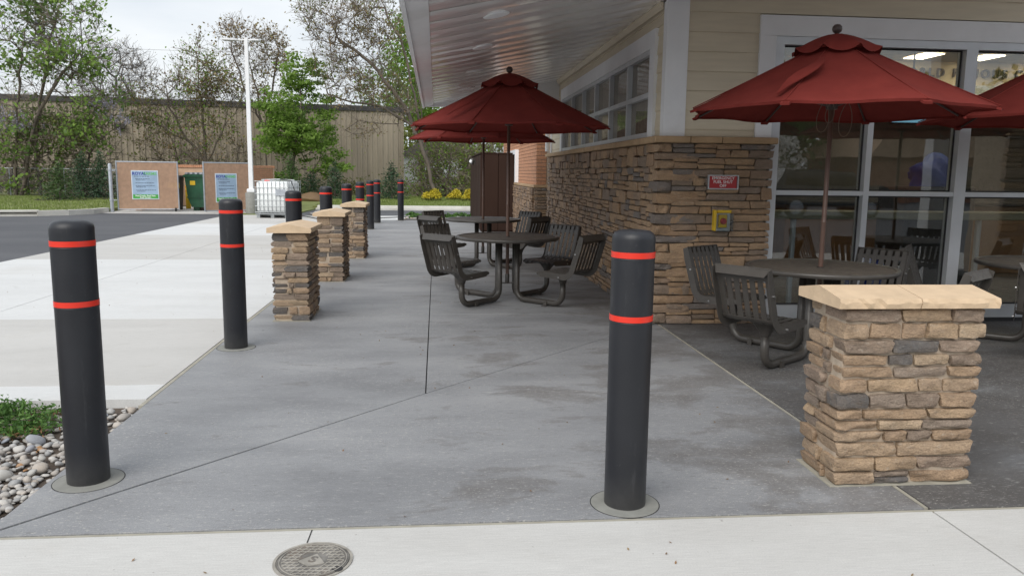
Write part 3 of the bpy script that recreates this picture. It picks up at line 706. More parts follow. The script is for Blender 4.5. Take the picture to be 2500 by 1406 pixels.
def make_umbrella(seed):
    u = empty('patio_umbrella', (0, 0, 0)); rr = random.Random(seed)
    build(MB().lathe([(.0185, .29), (.0185, 1.05), (.0205, 1.052), (.0205, 1.062), (.0175, 1.066), (.0175, 2.44)], n=16), 'pole', 'brown_pole', u, world=False, auto=40)
    build(MB().lathe([(.002, 2.435), (.014, 2.437), (.014, 2.455), (.03, 2.467), (.0365, 2.485), (.034, 2.503), (.02, 2.519), (.002, 2.523)], n=18), 'finial', 'finial', u, world=False, smooth=True)
    RO, ZR, RI, ZI = 1.095, 1.885, .2, 2.335
    def tip(k): a = math.pi/4*k; return a
    mb = MB(); NA, NR = 6, 9; vs = []; fs = []
    ring = 8*NA
    for j in range(NR+2):
        f = min(j, NR)/NR
        for k in range(8):
            a0, a1 = tip(k), tip(k+1)
            p0 = Vector((math.cos(a0), math.sin(a0))); p1 = Vector((math.cos(a1), math.sin(a1)))
            for i in range(NA):
                w = i/NA; q = p0.lerp(p1, w); bow = math.sin(math.pi*w)
                rad = RI+(RO-RI)*f; q = q*rad*(1-.035*bow*f)
                z = ZI+(ZR-ZI)*(f**.96)-.03*bow*math.sin(math.pi*min(1, f*.9))+.012*bow*f
                z += .005*math.sin(9*q.x+5*q.y+seed)*f+.004*math.sin(31*w+k*2.1+3*f)*f*bow
                if j == NR+1: z -= .018; q *= .992
                vs.append((q.x, q.y, z))
    for j in range(NR+1): fs += [(j*ring+i, (j+1)*ring+i, (j+1)*ring+(i+1) % ring, j*ring+(i+1) % ring) for i in range(ring)]
    cn = build(mb.add(vs, fs), 'canopy', 'red_canvas', u, world=False, auto=60)
    for k in range(8):
        a = tip(k); pts = [(RI+(RO-RI)*f, ZI+(ZR-ZI)*(f**.96)+.0025) for f in [q/8 for q in range(9)]]
        build(MB().tube([(r_*math.cos(a), r_*math.sin(a), z) for r_, z in pts], .0042, 5), 'seam', 'red_canvas', cn, world=False, smooth=True)
    for k in range(8):     # ribs and stretchers
        a = tip(k); c, s = math.cos(a), math.sin(a)
        rb_ = build(MB().tube([(c*.05, s*.05, 2.36), (c*(RO-.02), s*(RO-.02), ZR-.012)], .008, 6), 'rib', 'finial', u, world=False)
        build(MB().tube([(c*.04, s*.04, 1.93), (c*.56, s*.56, 2.115)], .007, 6), 'stretcher', 'finial', rb_, world=False)
        build(MB().box((-.04, -.03, -.012), (.012, .03, .004)), 'tip_pocket', 'red_canvas', u, world=False).matrix_local = Matrix.Translation((c*RO, s*RO, ZR-.016)) @ Matrix.Rotation(a, 4, 'Z') @ Matrix.Rotation(R(22), 4, 'Y')
    build(MB().lathe([(.02, 1.90), (.042, 1.905), (.045, 1.94), (.03, 1.96), (.019, 1.96)], n=14), 'hub', 'finial', u, world=False, auto=40)
    mb = MB(); vs = []; fs = []; NR2 = 6           # wind cap with scalloped hem
    for j in range(NR2+1):
        f = j/NR2
        for k in range(8):
            for i in range(NA):
                w = i/NA; p0, p1 = tip(k), tip(k+1); q = Vector((math.cos(p0), math.sin(p0))).lerp(Vector((math.cos(p1), math.sin(p1))), w)
                rad = .02+.305*f; z = 2.452-.128*f**1.5; bow = math.sin(math.pi*w)
                if j == NR2: z -= .004+.042*(bow**.6)-.02
                vs.append((q.x*rad, q.y*rad, z-.008*bow*f))
    for j in range(NR2): fs += [(j*ring+i, (j+1)*ring+i, (j+1)*ring+(i+1) % ring, j*ring+(i+1) % ring) for i in range(ring)]
    build(mb.add(vs, fs+[tuple(range(ring-1, -1, -1))]), 'wind_cap', 'red_canvas', u, world=False, auto=60)
    return u
def tie_strap(u, ang, r0, r1):      # cloth tie lying on one panel
    mb = MB(); vs = []; n = 8
    for i in range(n+1):
        f = i/n; r_ = r0+(r1-r0)*f; wd = .014+.036*math.sin(math.pi*f)**1.3; a = ang-.10*f+.05*math.sin(5*f)
        z = 2.335-(r_*1.03-.2)/.895*.45+.028+.035*math.sin(math.pi*f)
        for s in (-1, 1): vs.append((r_*math.cos(a)-s*wd*math.sin(a), r_*math.sin(a)+s*wd*math.cos(a), z+s*.008*math.sin(7*f)))
    fs = [(2*i, 2*i+1, 2*i+3, 2*i+2) for i in range(n)]
    vs += [(x, y, z-.005) for x, y, z in vs]; m_ = 2*(n+1); fs += [(m_+2*i+2, m_+2*i+3, m_+2*i+1, m_+2*i) for i in range(n)]
    build(mb.add(vs, fs), 'tie_strap', 'red_canvas', u, world=False, smooth=True)
TAB = [((.78, 8.6), R(1), 'round bronze table with four slatted chairs nearest on the long walkway',
        'red umbrella over the nearest walkway table, tie strap on its front'),
       ((.70, 11.85), R(-2), 'round bronze table with slatted chairs behind the nearest walkway table',
        'red umbrella mostly hidden behind another, lower rim showing'),
       ((2.97, 5.8), R(-9), 'round bronze table with slatted chairs behind the wide stone pier',
        'large red umbrella spread in front of the storefront window'),
       ((5.15, 6.1), R(6), 'bronze picnic table at the frame edge beside the storefront glass',
        'dark red umbrella cut off by the right frame edge')]
t0 = make_table(); u0 = make_umbrella(1)
for i, (p, rz, la, lb) in enumerate(TAB):
    t = t0 if i == 0 else copy_tree(t0); t.location = (p[0], p[1], 0); t.rotation_euler.z = rz
    tag(t, la, 'picnic table', 'picnic tables with attached chairs')
    u = u0 if i == 0 else copy_tree(u0); u.location = (p[0], p[1], 0); u.rotation_euler.z = rz+[R(20), R(10), R(12), R(5)][i]
    tag(u, lb, 'umbrella', 'red patio umbrellas')
    if i == 0: U1 = u
    if i == 2: U3 = u
tie_strap(U1, R(-125)-U1.rotation_euler.z, .42, .98); tie_strap(U3, R(-128)-U3.rotation_euler.z, .45, 1.0)
mb = MB()
for s, w, l in ((-1, .055, .22), (-.4, .04, .15), (1, .06, .25)):
    mb.tube([(s*.09+w*math.sin(a)*(.45+.55*math.sin(a/2)), -.05-.015*math.cos(a), 1.95-l*(1-math.cos(a))/2) for a in [k*2*math.pi/16 for k in range(17)]], .0022, 5)
build(mb, 'pull_cord', 'cord', U3, world=False, smooth=True).rotation_euler.z = -U3.rotation_euler.z

# ------------------------------------------------------------------ the store
B = tag(empty('store_building', (2.1, 7.2, 0)), 'cream sided store with ledge stone base, wide glossy eave and brick end bay', 'building')
XS, YS = 2.10, 7.23            # siding planes
def P(mb, name, mat, parent=B, **k): return build(mb, name, mat, parent, **k)
def zs(x): return 2.967+.21*(x-2.05)
P(MB().box((2.078, 7.196, 0), (2.2999, 14.42, 1.691)).box((2.12, 7.24, 1.6911), (2.2999, 14.5, 2.95)).box((2.3001, 7.196, 0), (3.09, 7.42, 1.691)).box((2.3001, 7.24, 1.6911), (3.09, 7.42, 3.05)).box((3.0901, 7.301, 2.68), (14, 7.42, 3.6)), 'wall_core', 'mortar')
# ledge stone veneer
rs = random.Random(77); near = []; far = []
def veneer(L0, L1, H0, H1, place, r, lo=.10, hi=.36):
    z = H0
    while z < H1-.02:
        ch = r.uniform(.10, .165)
        if H1-z-ch < .09: ch = H1-z
        s = L0+r.uniform(-.02, .0)
        while s < L1-.01:
            seg = r.uniform(.2, .62); seg = min(seg, L1-s)
            if L1-s-seg < .09: seg = L1-s
            mode = r.random(); 
            if mode < .28 and seg < .45: hs = [ch]
            elif mode < .86: q = r.uniform(.36, .64); hs = [ch*q, ch*(1-q)]
            else: hs = [ch*.3, ch*.36, ch*.34]
            zz = z
            for h in hs:
                x = s
                for w in split(seg, r, lo, hi): place(x+w/2, zz+h/2, w-.005, h-.005, r); x += w
                zz += h
            s += seg
        z += ch
def wplace(s, z, w, h, r):
    dp = .09; c = (2.125-dp/2-r.uniform(0, .022)+.0, s, z)
    (near if s < 9.75 else far).append((c, (w, dp, h), R(90), WST))
def fplace(s, z, w, h, r):
    dp = .09; near.append(((s, 7.245-dp/2-r.uniform(0, .022), z), (w, dp, h), 0, WST))
# quoins at the corner, alternately long on one face and the other
z = .0; flip = 0; qz = []
while z < 1.69:
    h = min(rs.uniform(.06, .115), 1.69-z); 
    if 1.69-z-h < .05: h = 1.69-z
    a, b = ((.34, .16) if flip else (.15, .30)); a *= rs.uniform(.85, 1.2); b *= rs.uniform(.85, 1.2)
    near.append(((2.028+a/2-rs.uniform(0, .012), 7.148+b/2-rs.uniform(0, .012), z+h/2), (a, b, h-.007), 0, WSTC)); qz.append((z, h, a, b)); z += h; flip = 1-flip
veneer(7.29, 14.42, 0, 1.69, wplace, rs); veneer(2.17, 3.13, 0, 1.69, fplace, rs, .11, .34)
off = wl(B); 
for c, s, rz, ms in near: put(ms, B, Vector(c)-off, s, rs, rz, .014)
mbf = MB()
for c, s, rz, ms in far:
    vs, fs = rs.choice(BLK1); a = math.cos(rz); b = math.sin(rz)
    mbf.add([(c[0]+(x*s[0]*a-y*s[1]*b), c[1]+(x*s[0]*b+y*s[1]*a), c[2]+z_*s[2]) for x, y, z_ in vs], fs)
m, t, p, o = newmat('wall_stone_far')
g_ = N(t, 'ShaderNodeNewGeometry')
cc = ramp(t, g_.outputs['Random Per Island'], [(0, (.38, .25, .155)), (.25, (.28, .195, .135)), (.5, (.34, .225, .14)), (.7, (.22, .165, .13)), (1, (.33, .21, .13))])
cc = mix(t, ramp(t, noise(t, pos(t), 9, 6, .6), [(.35, .5), (.6, 0.)]), cc, (.10, .075, .055))
t.links.new(cc, p.inputs['Base Color']); p.inputs['Roughness'].default_value = .88; bump(t, p, noise(t, pos(t), 22, 6), .6, .012)
P(mbf, 'far_stones', 'wall_stone_far', kind='stuff')
# cap course
for a, b in ((1.985, 2.32), (2.325, 2.62), (2.625, 3.155)):
    P(MB().bev((a, 7.115, 1.692), (b, 7.3, 1.752), .008), 'cap_block', 'wall_cap')
y = 7.305
while y < 14.4:
    e = min(y+rs.uniform(.5, .75), 14.5); P(MB().bev((1.985, y, 1.692), (2.2, e-.004, 1.752), .008), 'cap_block', 'wall_cap'); y = e
# lap siding, every board a piece
def board_w(y0, y1, z0, z1): P(MB().prism([(XS-.002, z0), (XS-.016, z0), (XS-.003, z1+.012), (XS+.01, z1+.012), (XS+.01, z0)], y0, y1, 'y'), 'siding_board', 'cream_siding')
def board_f(x0, x1, z0, z1): P(MB().prism([(YS-.016, z0), (YS+.01, z0), (YS+.01, z1+.012), (YS-.003, z1+.012)], x0, x1, 'x'), 'siding_board', 'cream_siding')
BZ = [1.758, 1.82, 1.995, 2.171, 2.345, 2.52, 2.695, 2.87, 3.045, 3.22, 3.395, 3.57, 3.745]
for z0, z1 in zip(BZ, BZ[1:]):
    if z0 < 2.95:
        z1c = min(z1, 2.955)
        if z0 < 2.70: board_w(7.30, 7.52, z0, min(z1c, 2.77)); board_w(13.24, 14.3, z0, z1c)
        if z1c > 2.775: board_w(7.30, 14.3, max(z0, 2.772), z1c)
    if z0 < 2.80: board_f(2.285, 2.955, z0, z1)
    else: board_f(2.285, 6.0, z0, z1); board_f(6.004, 14, z0, z1)
# corner board
P(MB().box((2.078, 7.198, 1.756), (2.283, 7.25, 2.99)).box((2.078, 7.2501, 1.756), (2.13, 7.305, 2.955)), 'corner_board', 'white_trim')
# side window: white casing, silver frame, 2 x 6 panes
sw = P(MB().box((2.06, 7.515, 2.602), (2.13, 13.235, 2.768)).box((2.06, 7.515, 1.758), (2.13, 7.69, 2.601)).box((2.06, 13.08, 1.758), (2.13, 13.235, 2.601)), 'side_window', 'white_trim')
P(MB().box((2.07, 7.692, 1.758), (2.16, 13.078, 1.812)).box((2.07, 7.692, 2.555), (2.16, 13.078, 2.60)).box((2.07, 7.692, 1.813), (2.16, 7.735, 2.554)).box((2.07, 13.035, 1.813), (2.16, 13.078, 2.554)), 'frame', 'silver_frame', sw)
P(MB().box((2.068, 7.736, 2.148), (2.15, 13.034, 2.196)), 'rail', 'silver_frame', sw)
yy = [7.71+k*(5.352/6) for k in range(7)]
for k in range(1, 6): P(MB().box((2.066, yy[k]-.024, 1.813), (2.152, yy[k]+.024, 2.554)), 'mullion', 'silver_frame', sw)
for k in range(6):
    for z0, z1 in ((1.813, 2.147), (2.197, 2.554)):
        P(MB().box((2.118, yy[k]+.025, z0), (2.124, yy[k+1]-.025, z1)), 'pane', 'window_glass', sw)
P(MB().box((2.07, 14.30, 1.7), (2.2, 14.42, 2.955)).box((2.06, 14.43, 0), (2.2, 14.5, 1.69)), 'end_board', 'white_trim')
P(MB().tube([(2.0, 14.33, 1.79), (2.0, 14.33, 2.75), (1.96, 14.33, 2.86)], .035, 8), 'downspout', 'white_trim')
# storefront
sf = P(MB().box((2.955, 7.19, 1.756), (3.11, 7.3, 2.672)).box((2.955, 7.19, 2.673), (14, 7.3, 2.856)), 'storefront', 'white_trim')
P(MB().box((3.112, 7.20, 2.60), (14, 7.32, 2.671)).box((3.112, 7.20, .04), (14, 7.34, .165)).box((3.112, 7.20, .166), (3.195, 7.32, 2.599)), 'frame', 'silver_frame', sf)
P(MB().box((3.112, 7.205, 0.0), (14, 7.33, .039)), 'base_plate', 'dark_gasket', sf)
mul = [(4.085, .028), (5.035, .058), (5.985, .028), (6.935, .058), (7.9, .028), (8.85, .058), (9.8, .028), (10.8, .058), (11.8, .028), (12.8, .058)]
for xm, hw in mul: P(MB().box((xm-hw, 7.195, .166), (xm+hw, 7.325, 2.599)), 'mullion', 'silver_frame', sf)
xs = [(3.195, 0)]+mul+[(14, 0)]
for (a, ha), (b, hb) in zip(xs, xs[1:]):
    x0, x1 = a+(ha or 0), b-(hb or 0)
    P(MB().box((x0+.001, 7.20, 1.225), (x1-.001, 7.315, 1.268)), 'rail', 'silver_frame', sf)
    for z0, z1 in ((.166, 1.224), (1.269, 2.599)):
        g = MB(); w = .014
        g.box((x0, 7.262, z0), (x0+w, 7.272, z1)).box((x1-w, 7.262, z0), (x1, 7.272, z1)).box((x0+w, 7.262, z1-w), (x1-w, 7.272, z1)).box((x0+w, 7.262, z0), (x1-w, 7.272, z0+w))
        P(g, 'gasket', 'dark_gasket', sf); P(MB().box((x0+w, 7.264, z0+w), (x1-w, 7.27, z1-w)), 'pane', 'window_glass', sf)
# eave: soffit panels, edge trim, fascia, roof deck
XE, YE0, YE1 = -.05, 4.5, 13.6
def soffit_panel(y0, y1, x0, x1, r):
    mb = MB(); n = max(4, int((x1-x0)/.16)); k = 6; vs = []; ph = [r.uniform(0, 6) for _ in range(4)]; am = r.uniform(.0012, .0032)
    for i in range(n+1):
        x = x0+(x1-x0)*i/n
        for j in range(k+1):
            f = j/k; yv = y0+.004+(y1-y0-.008)*f
            zz = zs(x)-.004*(math.sin(math.pi*f)**.6)+am*math.sin(4.2*x+ph[0])*math.sin(math.pi*f)+.0012*math.sin(9*x+ph[1])
            if j in (0, k): zz = zs(x)+.010
            vs.append((x, yv, zz))
    P(mb.add(vs, [(i*(k+1)+j, i*(k+1)+j+1, (i+1)*(k+1)+j+1, (i+1)*(k+1)+j) for i in range(n) for j in range(k)]), 'soffit_panel', 'glossy_soffit_metal', smooth=True)
y = YE1
while y > YE0+.1:
    e = max(y-.405, YE0); x1 = 2.12 if y > 7.25 else 6.8
    soffit_panel(e, y, XE, x1, rs); y = e
def slopebox(x0, x1, y0, y1, d0, d1, name, mat):
    return P(MB().add([(x0, y0, zs(x0)+d0), (x1, y0, zs(x1)+d0), (x1, y1, zs(x1)+d0), (x0, y1, zs(x0)+d0), (x0, y0, zs(x0)+d1), (x1, y0, zs(x1)+d1), (x1, y1, zs(x1)+d1), (x0, y1, zs(x0)+d1)],
                      [(3, 2, 1, 0), (4, 5, 6, 7), (0, 1, 5, 4), (1, 2, 6, 5), (2, 3, 7, 6), (3, 0, 4, 7)]), name, mat)
slopebox(XE-.15, XE-.001, YE0-.1, YE1+.12, -.012, .16, 'eave_trim', 'white_trim')
P(MB().box((XE-.185, YE0-.12, zs(XE)-.06), (XE-.151, YE1+.13, zs(XE)+.24)), 'fascia_board', 'white_trim')
slopebox(XE-.15, 6.8, YE0-.12, YE0-.005, -.02, .26, 'rake_board', 'white_trim')
slopebox(XE-.15, 6.8, YE0, 7.4, .17, .30, 'roof_deck', 'roofing'); slopebox(XE-.15, 2.6, 7.4, YE1+.12, .17, .30, 'roof_deck', 'roofing')
P(MB().prism([(XE-.148, 2.49), (2.1, 2.49), (2.1, zs(2.1)+.1), (XE-.148, zs(XE-.148)+.1)], YE1+.002, YE1+.1, 'y'), 'gable_panel', 'white_trim')
P(MB().prism([(2.035, 2.945), (2.07, 2.90), (2.07, 2.96), (2.035, 2.962)], 7.31, 13.59, 'y'), 'soffit_moulding', 'cream_siding')
for x, yv in ((.476, 6.451), (.466, 8.06), (.47, 9.9), (.47, 12.0)):
    mb = MB().lathe([(.001, -.006), (.085, -.006), (.105, -.004), (.107, .0), (.107, .012), (.001, .012)], n=28)
    l_ = build(mb, 'recessed_lamp', 'white_trim', B, world=False, auto=40); l_.location = Vector((x, yv, zs(x)-.004))-off; l_.rotation_euler = (0, -math.atan(.21), 0)
# tall stone columns carrying the porch, out to the right
for cx_ in (8.9,):
    P(MB().box((6.4, 4.6, 0), (6.6, 4.8, zs(6.5)-.01)), 'porch_column', 'white_trim')
    r2 = random.Random(5)
    P(MB().box((cx_-.82, 3.22, 0), (cx_+.12, 3.92, 2.2)), 'column_core', 'mortar')
    def cp(s, z, w, h, r): put(WST, B, Vector((s, 3.92+.03+r.uniform(0, .02), z))-off, (w, .09, h), r, math.pi)
    veneer(cx_-.85, cx_+.15, 0, 2.2, cp, r2, .14, .4)
# brick end bay
P(MB().box((1.90, 14.92, 0), (6, 22.4, 3.4)), 'bay_core', 'brick_mortar')
rbk = random.Random(9); z = 1.185; row = 0; mbw = MB()
while z < 3.3:
    x = 1.88; first = True
    wds = [.2] if row % 2 else [.1, .1]
    for w in wds:
        P(MB().bev((x+.004, 14.905, z), (x+w-.004, 14.94, z+.058), .003), 'brick', 'brick'); x += w
    y = 14.905 if row % 2 == 0 else 14.905-.0
    y += .0; first = True
    while y < 22.3:
        w = .1 if (first and row % 2) else .2; first = False
        mbw.box((1.881, y+.004, z), (1.91, min(y+w-.004, 22.35), z+.058)); y += w
    z += .068; row += 1
P(mbw, 'brick_face', 'brick', kind='stuff')
P(MB().bev((1.83, 14.86, 1.125), (2.2, 15.3, 1.18), .008), 'bay_sill', 'wall_cap')
P(MB().bev((1.83, 15.304, 1.125), (1.95, 22.35, 1.18), .008), 'bay_sill', 'wall_cap')
P(MB().box((1.80, 18.15, 1.185), (1.879, 18.3, 1.93)).box((1.80, 18.301, 1.83), (1.879, 20.4, 1.93)).box((1.80, 20.3, 1.185), (1.879, 20.4, 1.829)), 'bay_window', 'white_trim')
P(MB().box((1.85, 18.301, 1.185), (1.872, 20.299, 1.829)), 'bay_pane', 'dark_glass')
mbf = MB()
def bp(s, z, w, h, r):
    vs, fs = r.choice(BLK1); d = .08; xc = 1.905-d/2-r.uniform(0, .02)
    mbf.add([(xc-y_*d, s+x_*w, z+z_*h) for x_, y_, z_ in vs], fs)
veneer(15.0, 22.2, 0, 1.12, bp, rbk)
P(mbf, 'bay_stones', 'wall_stone_far', kind='stuff')
def bp2(s, z, w, h, r): put(WST, B, Vector((s, 14.925-.045-r.uniform(0, .02), z))-off, (w, .09, h), r, 0)
veneer(1.86, 2.1, 0, 1.12, bp2, rbk, .12, .3)
# enclosing shell and interior of the store
P(MB().box((13.8, 7.35, 0), (14, 20, 3.6)).box((2.3, 16, 0), (13.8, 16.2, 3.6)).box((2.302, 7.42, 3.3), (13.8, 16, 3.38)), 'inner_shell', 'interior_cream')
P(MB().box((2.1, 7.3, 3.4), (14, 23, 3.75)), 'roof_slab', 'roofing')
P(MB().box((2.302, 7.36, -.02), (13.8, 16, .004)), 'shop_floor', 'interior_tile')
bk = P(MB().box((4.2, 12.6, 2.93), (13.8, 12.9, 3.299)), 'bulkhead', 'interior_cream')
P(MB().box((4.2, 12.57, 2.76), (13.8, 12.9, 2.928)), 'bulkhead_band', 'interior_white')
text('lettering', 'WORLD FAMOUS CHICKEN', .195, 'letter_brown', bk, Vector((9.06, 12.57, 3.11))-off, ext=.015, bold=.003, space=1.42)
for x, yv in ((7.62, 12.05), (8.62, 12.05), (9.7, 12.05), (6.5, 12.05), (4.4, 9.4), (5.9, 9.4), (7.4, 9.4), (8.9, 9.4), (3.4, 9.4)):
    P(MB().box((x-.16, yv-.28, 3.285), (x+.16, yv+.28, 3.296)), 'ceiling_lamp', 'lamp_panel')
P(MB().box((4.2, 13.4, 0), (13.8, 13.6, 2.69)), 'kitchen_wall', 'interior_tile')
ct = tag(build(MB().bev((3.25, 7.46, .985), (13.5, 7.86, 1.06), .01), 'window_counter', 'counter_olive'), 'olive ledge counter running just inside the storefront glass', 'counter')
for x in (3.6, 5.6, 7.7, 9.8, 12): build(MB().tube([(x, 7.66, .0), (x, 7.66, .985)], .03, 8), 'post', 'silver_frame', ct)
sc_ = tag(build(MB().bev((5.0, 10.9, 0.004), (11, 11.5, 1.0), .01), 'service_counter', 'interior_wood'), 'dark brown serving counter inside the store', 'counter')
build(MB().bev((4.95, 10.85, 1.001), (11.05, 11.55, 1.05), .01), 'worktop', 'interior_dark', sc_)
for i, (x, lab) in enumerate(((6.22, 'glowing blue menu screen hanging behind the storefront, left one'), (7.05, 'glowing blue menu screen hanging behind the storefront, right one'))):
    s_ = tag(build(MB().bev((x-.28, 10.0, 2.10), (x+.28, 10.05, 2.42), .006), 'menu_screen', 'black_rubber'), lab, 'screen', 'menu screens')
    build(MB().box((x-.26, 9.994, 2.12), (x+.26, 9.999, 2.40)), 'display', 'screen_glow', s_); build(MB().tube([(x, 10.03, 2.42), (x, 10.03, 3.3)], .012, 6), 'hanger', 'black_rubber', s_)
def lump(c, s, seed, n=14, k=8, am=1.):
    r = np.random.default_rng(seed); ph = r.uniform(0, 6, 6); vs = []; fs = []
    for i in range(k+1):
        a = math.pi*i/k
        for j in range(n):
            b = 2*math.pi*j/n; d = (math.sin(a)*math.cos(b), math.sin(a)*math.sin(b), math.cos(a))
            f = 1+am*(.16*math.sin(3*d[0]+ph[0])*math.cos(3*d[1]+ph[1])+.09*math.sin(6*d[2]+4*d[0]+ph[2]))
            vs.append((c[0]+d[0]*s[0]*f, c[1]+d[1]*s[1]*f, c[2]+d[2]*s[2]*f))
    for i in range(k): fs += [(i*n+j, (i+1)*n+j, (i+1)*n+(j+1) % n, i*n+(j+1) % n) for j in range(n)]
    return MB().add(vs, fs)
eq = tag(build(MB().bev((5.55, 8.9, .004), (6.45, 9.5, 1.30), .02), 'drink_machine', 'interior_dark'), 'dark machine inside the store under blue plastic', 'machine')
tp = tag(build(lump((6.05, 9.2, 1.40), (.30, .26, .26), 6, 22, 14, 1.9), 'blue_cover', 'tarp_blue', smooth=True), 'crumpled bright blue plastic cover on the machine indoors', 'cover')
tp2 = tag(build(lump((5.25, 9.15, .2), (.24, .22, .22), 8, 20, 12, 1.6), 'blue_bag', 'tarp_blue', smooth=True), 'blue plastic bag slumped beside the machine indoors', 'bag')

# ------------------------------------------------------------------ sign and shut-off box on the stone
sg = tag(empty('shutoff_sign', (2.645, 7.115, 1.275)), 'small red emergency fuel shut off sign on stone wall', 'sign')
def Lo(mb, name, mat, par, **k): return build(mb, name, mat, par, world=False, **k)
Lo(MB().box((-.13, .004, .006), (.13, .03, .122)), 'backing', 'sign_red', sg)
Lo(MB().box((-.145, -.006, -.002), (.145, .03, .008)).box((-.145, -.006, .12), (.145, .03, .13)).box((-.145, -.006, .0081), (-.135, .03, .1199)).box((.135, -.006, .0081), (.145, .03, .1199)), 'frame', 'sign_frame', sg)
for k, s_ in enumerate(('EMERGENCY', 'FUEL SHUT', 'OFF')): text('lettering', s_, .0375, 'ink_white', sg, (0, .003, .1-k*.035), ext=.001, bold=.0002)
Lo(MB().box((-.02, .03, .05), (.02, .075, .08)), 'wall_plug', 'sign_frame', sg)
sb = tag(empty('shutoff_box', (2.65, 7.10, .885)), 'yellow emergency button in clear box below the red sign', 'shut-off box')
Lo(MB().bev((-.085, .02, 0), (.085, .06, .2), .006), 'base', 'sign_frame', sb); Lo(MB().bev((-.09, -.03, .005), (-.066, .03, .2), .004), 'side_cover', 'yellow_paint', sb)
Lo(MB().bev((-.055, -.012, .17), (.08, .019, .198), .004).bev((-.035, -.004, .035), (.045, .019, .155), .004), 'face_plate', 'yellow_paint', sb)
Lo(MB().tube([(.005, -.005, .095), (.005, -.03, .095)], [.03, .026], 16), 'button', 'sign_red', sb)
Lo(MB().bev((-.062, -.045, .002), (.09, -.04, .165), .002).box((-.062, -.039, .0), (.09, .018, .004)).box((.086, -.0395, .005), (.09, .018, .165)), 'clear_cover', 'clear_plastic', sb)
Lo(MB().box((-.03, .06, .08), (.03, .12, .12)), 'wall_plug', 'black_rubber', sb)

# ------------------------------------------------------------------ brown screen enclosure beside the bay
cab = tag(empty('utility_enclosure', (1.04, 18.75, 0)), 'tall dark brown metal utility enclosure beside the brick bay', 'enclosure')
Lo(MB().box((.03, .03, 0), (.8, 5.6, 1.79)), 'body', 'brown_panel', cab)
for k in range(2): Lo(MB().bev((.012+k*.42, 0, .035), (.42+k*.42, .028, 1.835), .004), 'panel', 'brown_panel', cab)
for k in range(6): Lo(MB().bev((0, .03+k*.93, .035), (.029, .95+k*.93, 1.82), .004), 'panel', 'brown_panel', cab)
Lo(MB().box((-.01, -.012, 1.84), (.86, 5.65, 1.87)), 'coping', 'brown_panel', cab)
wlmp = tag(empty('wall_lamp', (1.035, 21.2, 1.6)), 'dark round wall lamp on the side of the brown enclosure', 'lamp')
Lo(MB().box((-.02, -.05, 0), (.0, .05, .16)), 'bracket', 'bronze_metal', wlmp); Lo(lump((-.09, 0, .09), (.075, .075, .085), 3, 12, 6), 'hood', 'bronze_metal', wlmp, smooth=True); Lo(lump((-.115, -.035, .085), (.05, .05, .05), 2, 12, 6), 'lens', 'white_trim', wlmp, smooth=True)

# ------------------------------------------------------------------ manhole cover
mh = tag(empty('manhole_cover', (-.447, 2.728, 0)), 'round worn iron utility cover with raised S set in pale concrete', 'cover')
Lo(MB().lathe([(.001, .001), (.142, .001), (.142, .004), (.132, .004), (.132, .0015)], n=48, cap=False), 'frame_ring', 'iron_pale', mh)
Lo(MB().lathe([(.134, .0012), (.131, .0012)], n=48, cap=False), 'gap', 'joint_dark', mh)
Lo(MB().lathe([(.129, .001), (.128, .005), (.001, .005)], n=48, cap=False), 'plate', 'iron', mh)
mb = MB(); th = R(35)
for k in range(-6, 7):
    for a0 in (R(-4), R(56)):
        c_, s_ = math.cos(a0), math.sin(a0); d = k*.02; hl = math.sqrt(max(0, .112**2-d*d))
        for u0, u1 in ((-hl, -.05 if abs(d) < .045 else 0), (.05 if abs(d) < .045 else 0.0001, hl)):
            if u1-u0 < .01: continue
            q = [(u0, d-.0022), (u1, d-.0022), (u1, d+.0022), (u0, d+.0022)]
            mb.prism([(c_*x-s_*y_, s_*x+c_*y_) for x, y_ in q], .005, .0068+(.0003 if a0 > 0 else 0))
Lo(mb, 'tread_ribs', 'iron_pale', mh)
Lo(MB().lathe([(.118, .005), (.118, .0072), (.121, .0072), (.121, .005)], n=48, cap=False), 'raised_ring', 'iron_pale', mh)
Lo(MB().prism([(-.05, -.02), (.0, .042), (.05, -.02), (.0, -.05)], .005, .0075), 'emblem', 'iron_pale', mh).rotation_euler.z = R(-12)
text('letter', 'S', .06, 'iron', mh, (0, -.004, .0085), rot=(0, 0, R(-18)), ext=.0012, bold=.001)
Lo(MB().lathe([(.02, .0055), (.001, .0057)], (.095, -.072, 0), n=14, cap=False), 'pick_hole', 'joint_dark', mh)
gv = build(MB().prism([(-.494, 2.872), (-.489, 2.872), (-.487, 2.982), (-.492, 2.982)], .0003, .0012), 'groove', 'joint_dark', strip)

# ------------------------------------------------------------------ dumpster enclosure, gates, posters
en = tag(empty('dumpster_enclosure', (-10.0, 27.2, 0)), 'low tan and brick walled dumpster enclosure behind slatted gates', 'enclosure')
def W_(mb, name, mat, **k): return build(mb, name, mat, en, **k)
W_(MB().box((-9.95, 31.0, 0), (-6.2, 31.2, 1.44)).box((-10.0, 27.4, 0), (-9.8, 30.999, 1.439)).box((-6.45, 27.4, 0), (-6.25, 30.99, 1.439)), 'wall', 'wall_tan')
mbx = MB(); r3 = random.Random(4)
x = -9.95
while x < -6.2: mbx.box((x+.004, 30.96, 1.45), (x+.066, 31.24, 1.55+r3.uniform(-.003, .003))); x += .07
W_(mbx, 'soldier_course', 'brick', kind='stuff')
mbx = MB()
for k in range(20):
    z = .02+k*.071; y = 27.38+(k % 2)*.1
    while y < 31.2: mbx.box((-6.249, y, z), (-6.22, y+.19, z+.06)); y += .2
    x = -5.75
    mbx.box((-6.44, 27.36, z), (-6.26, 27.399, z+.06))
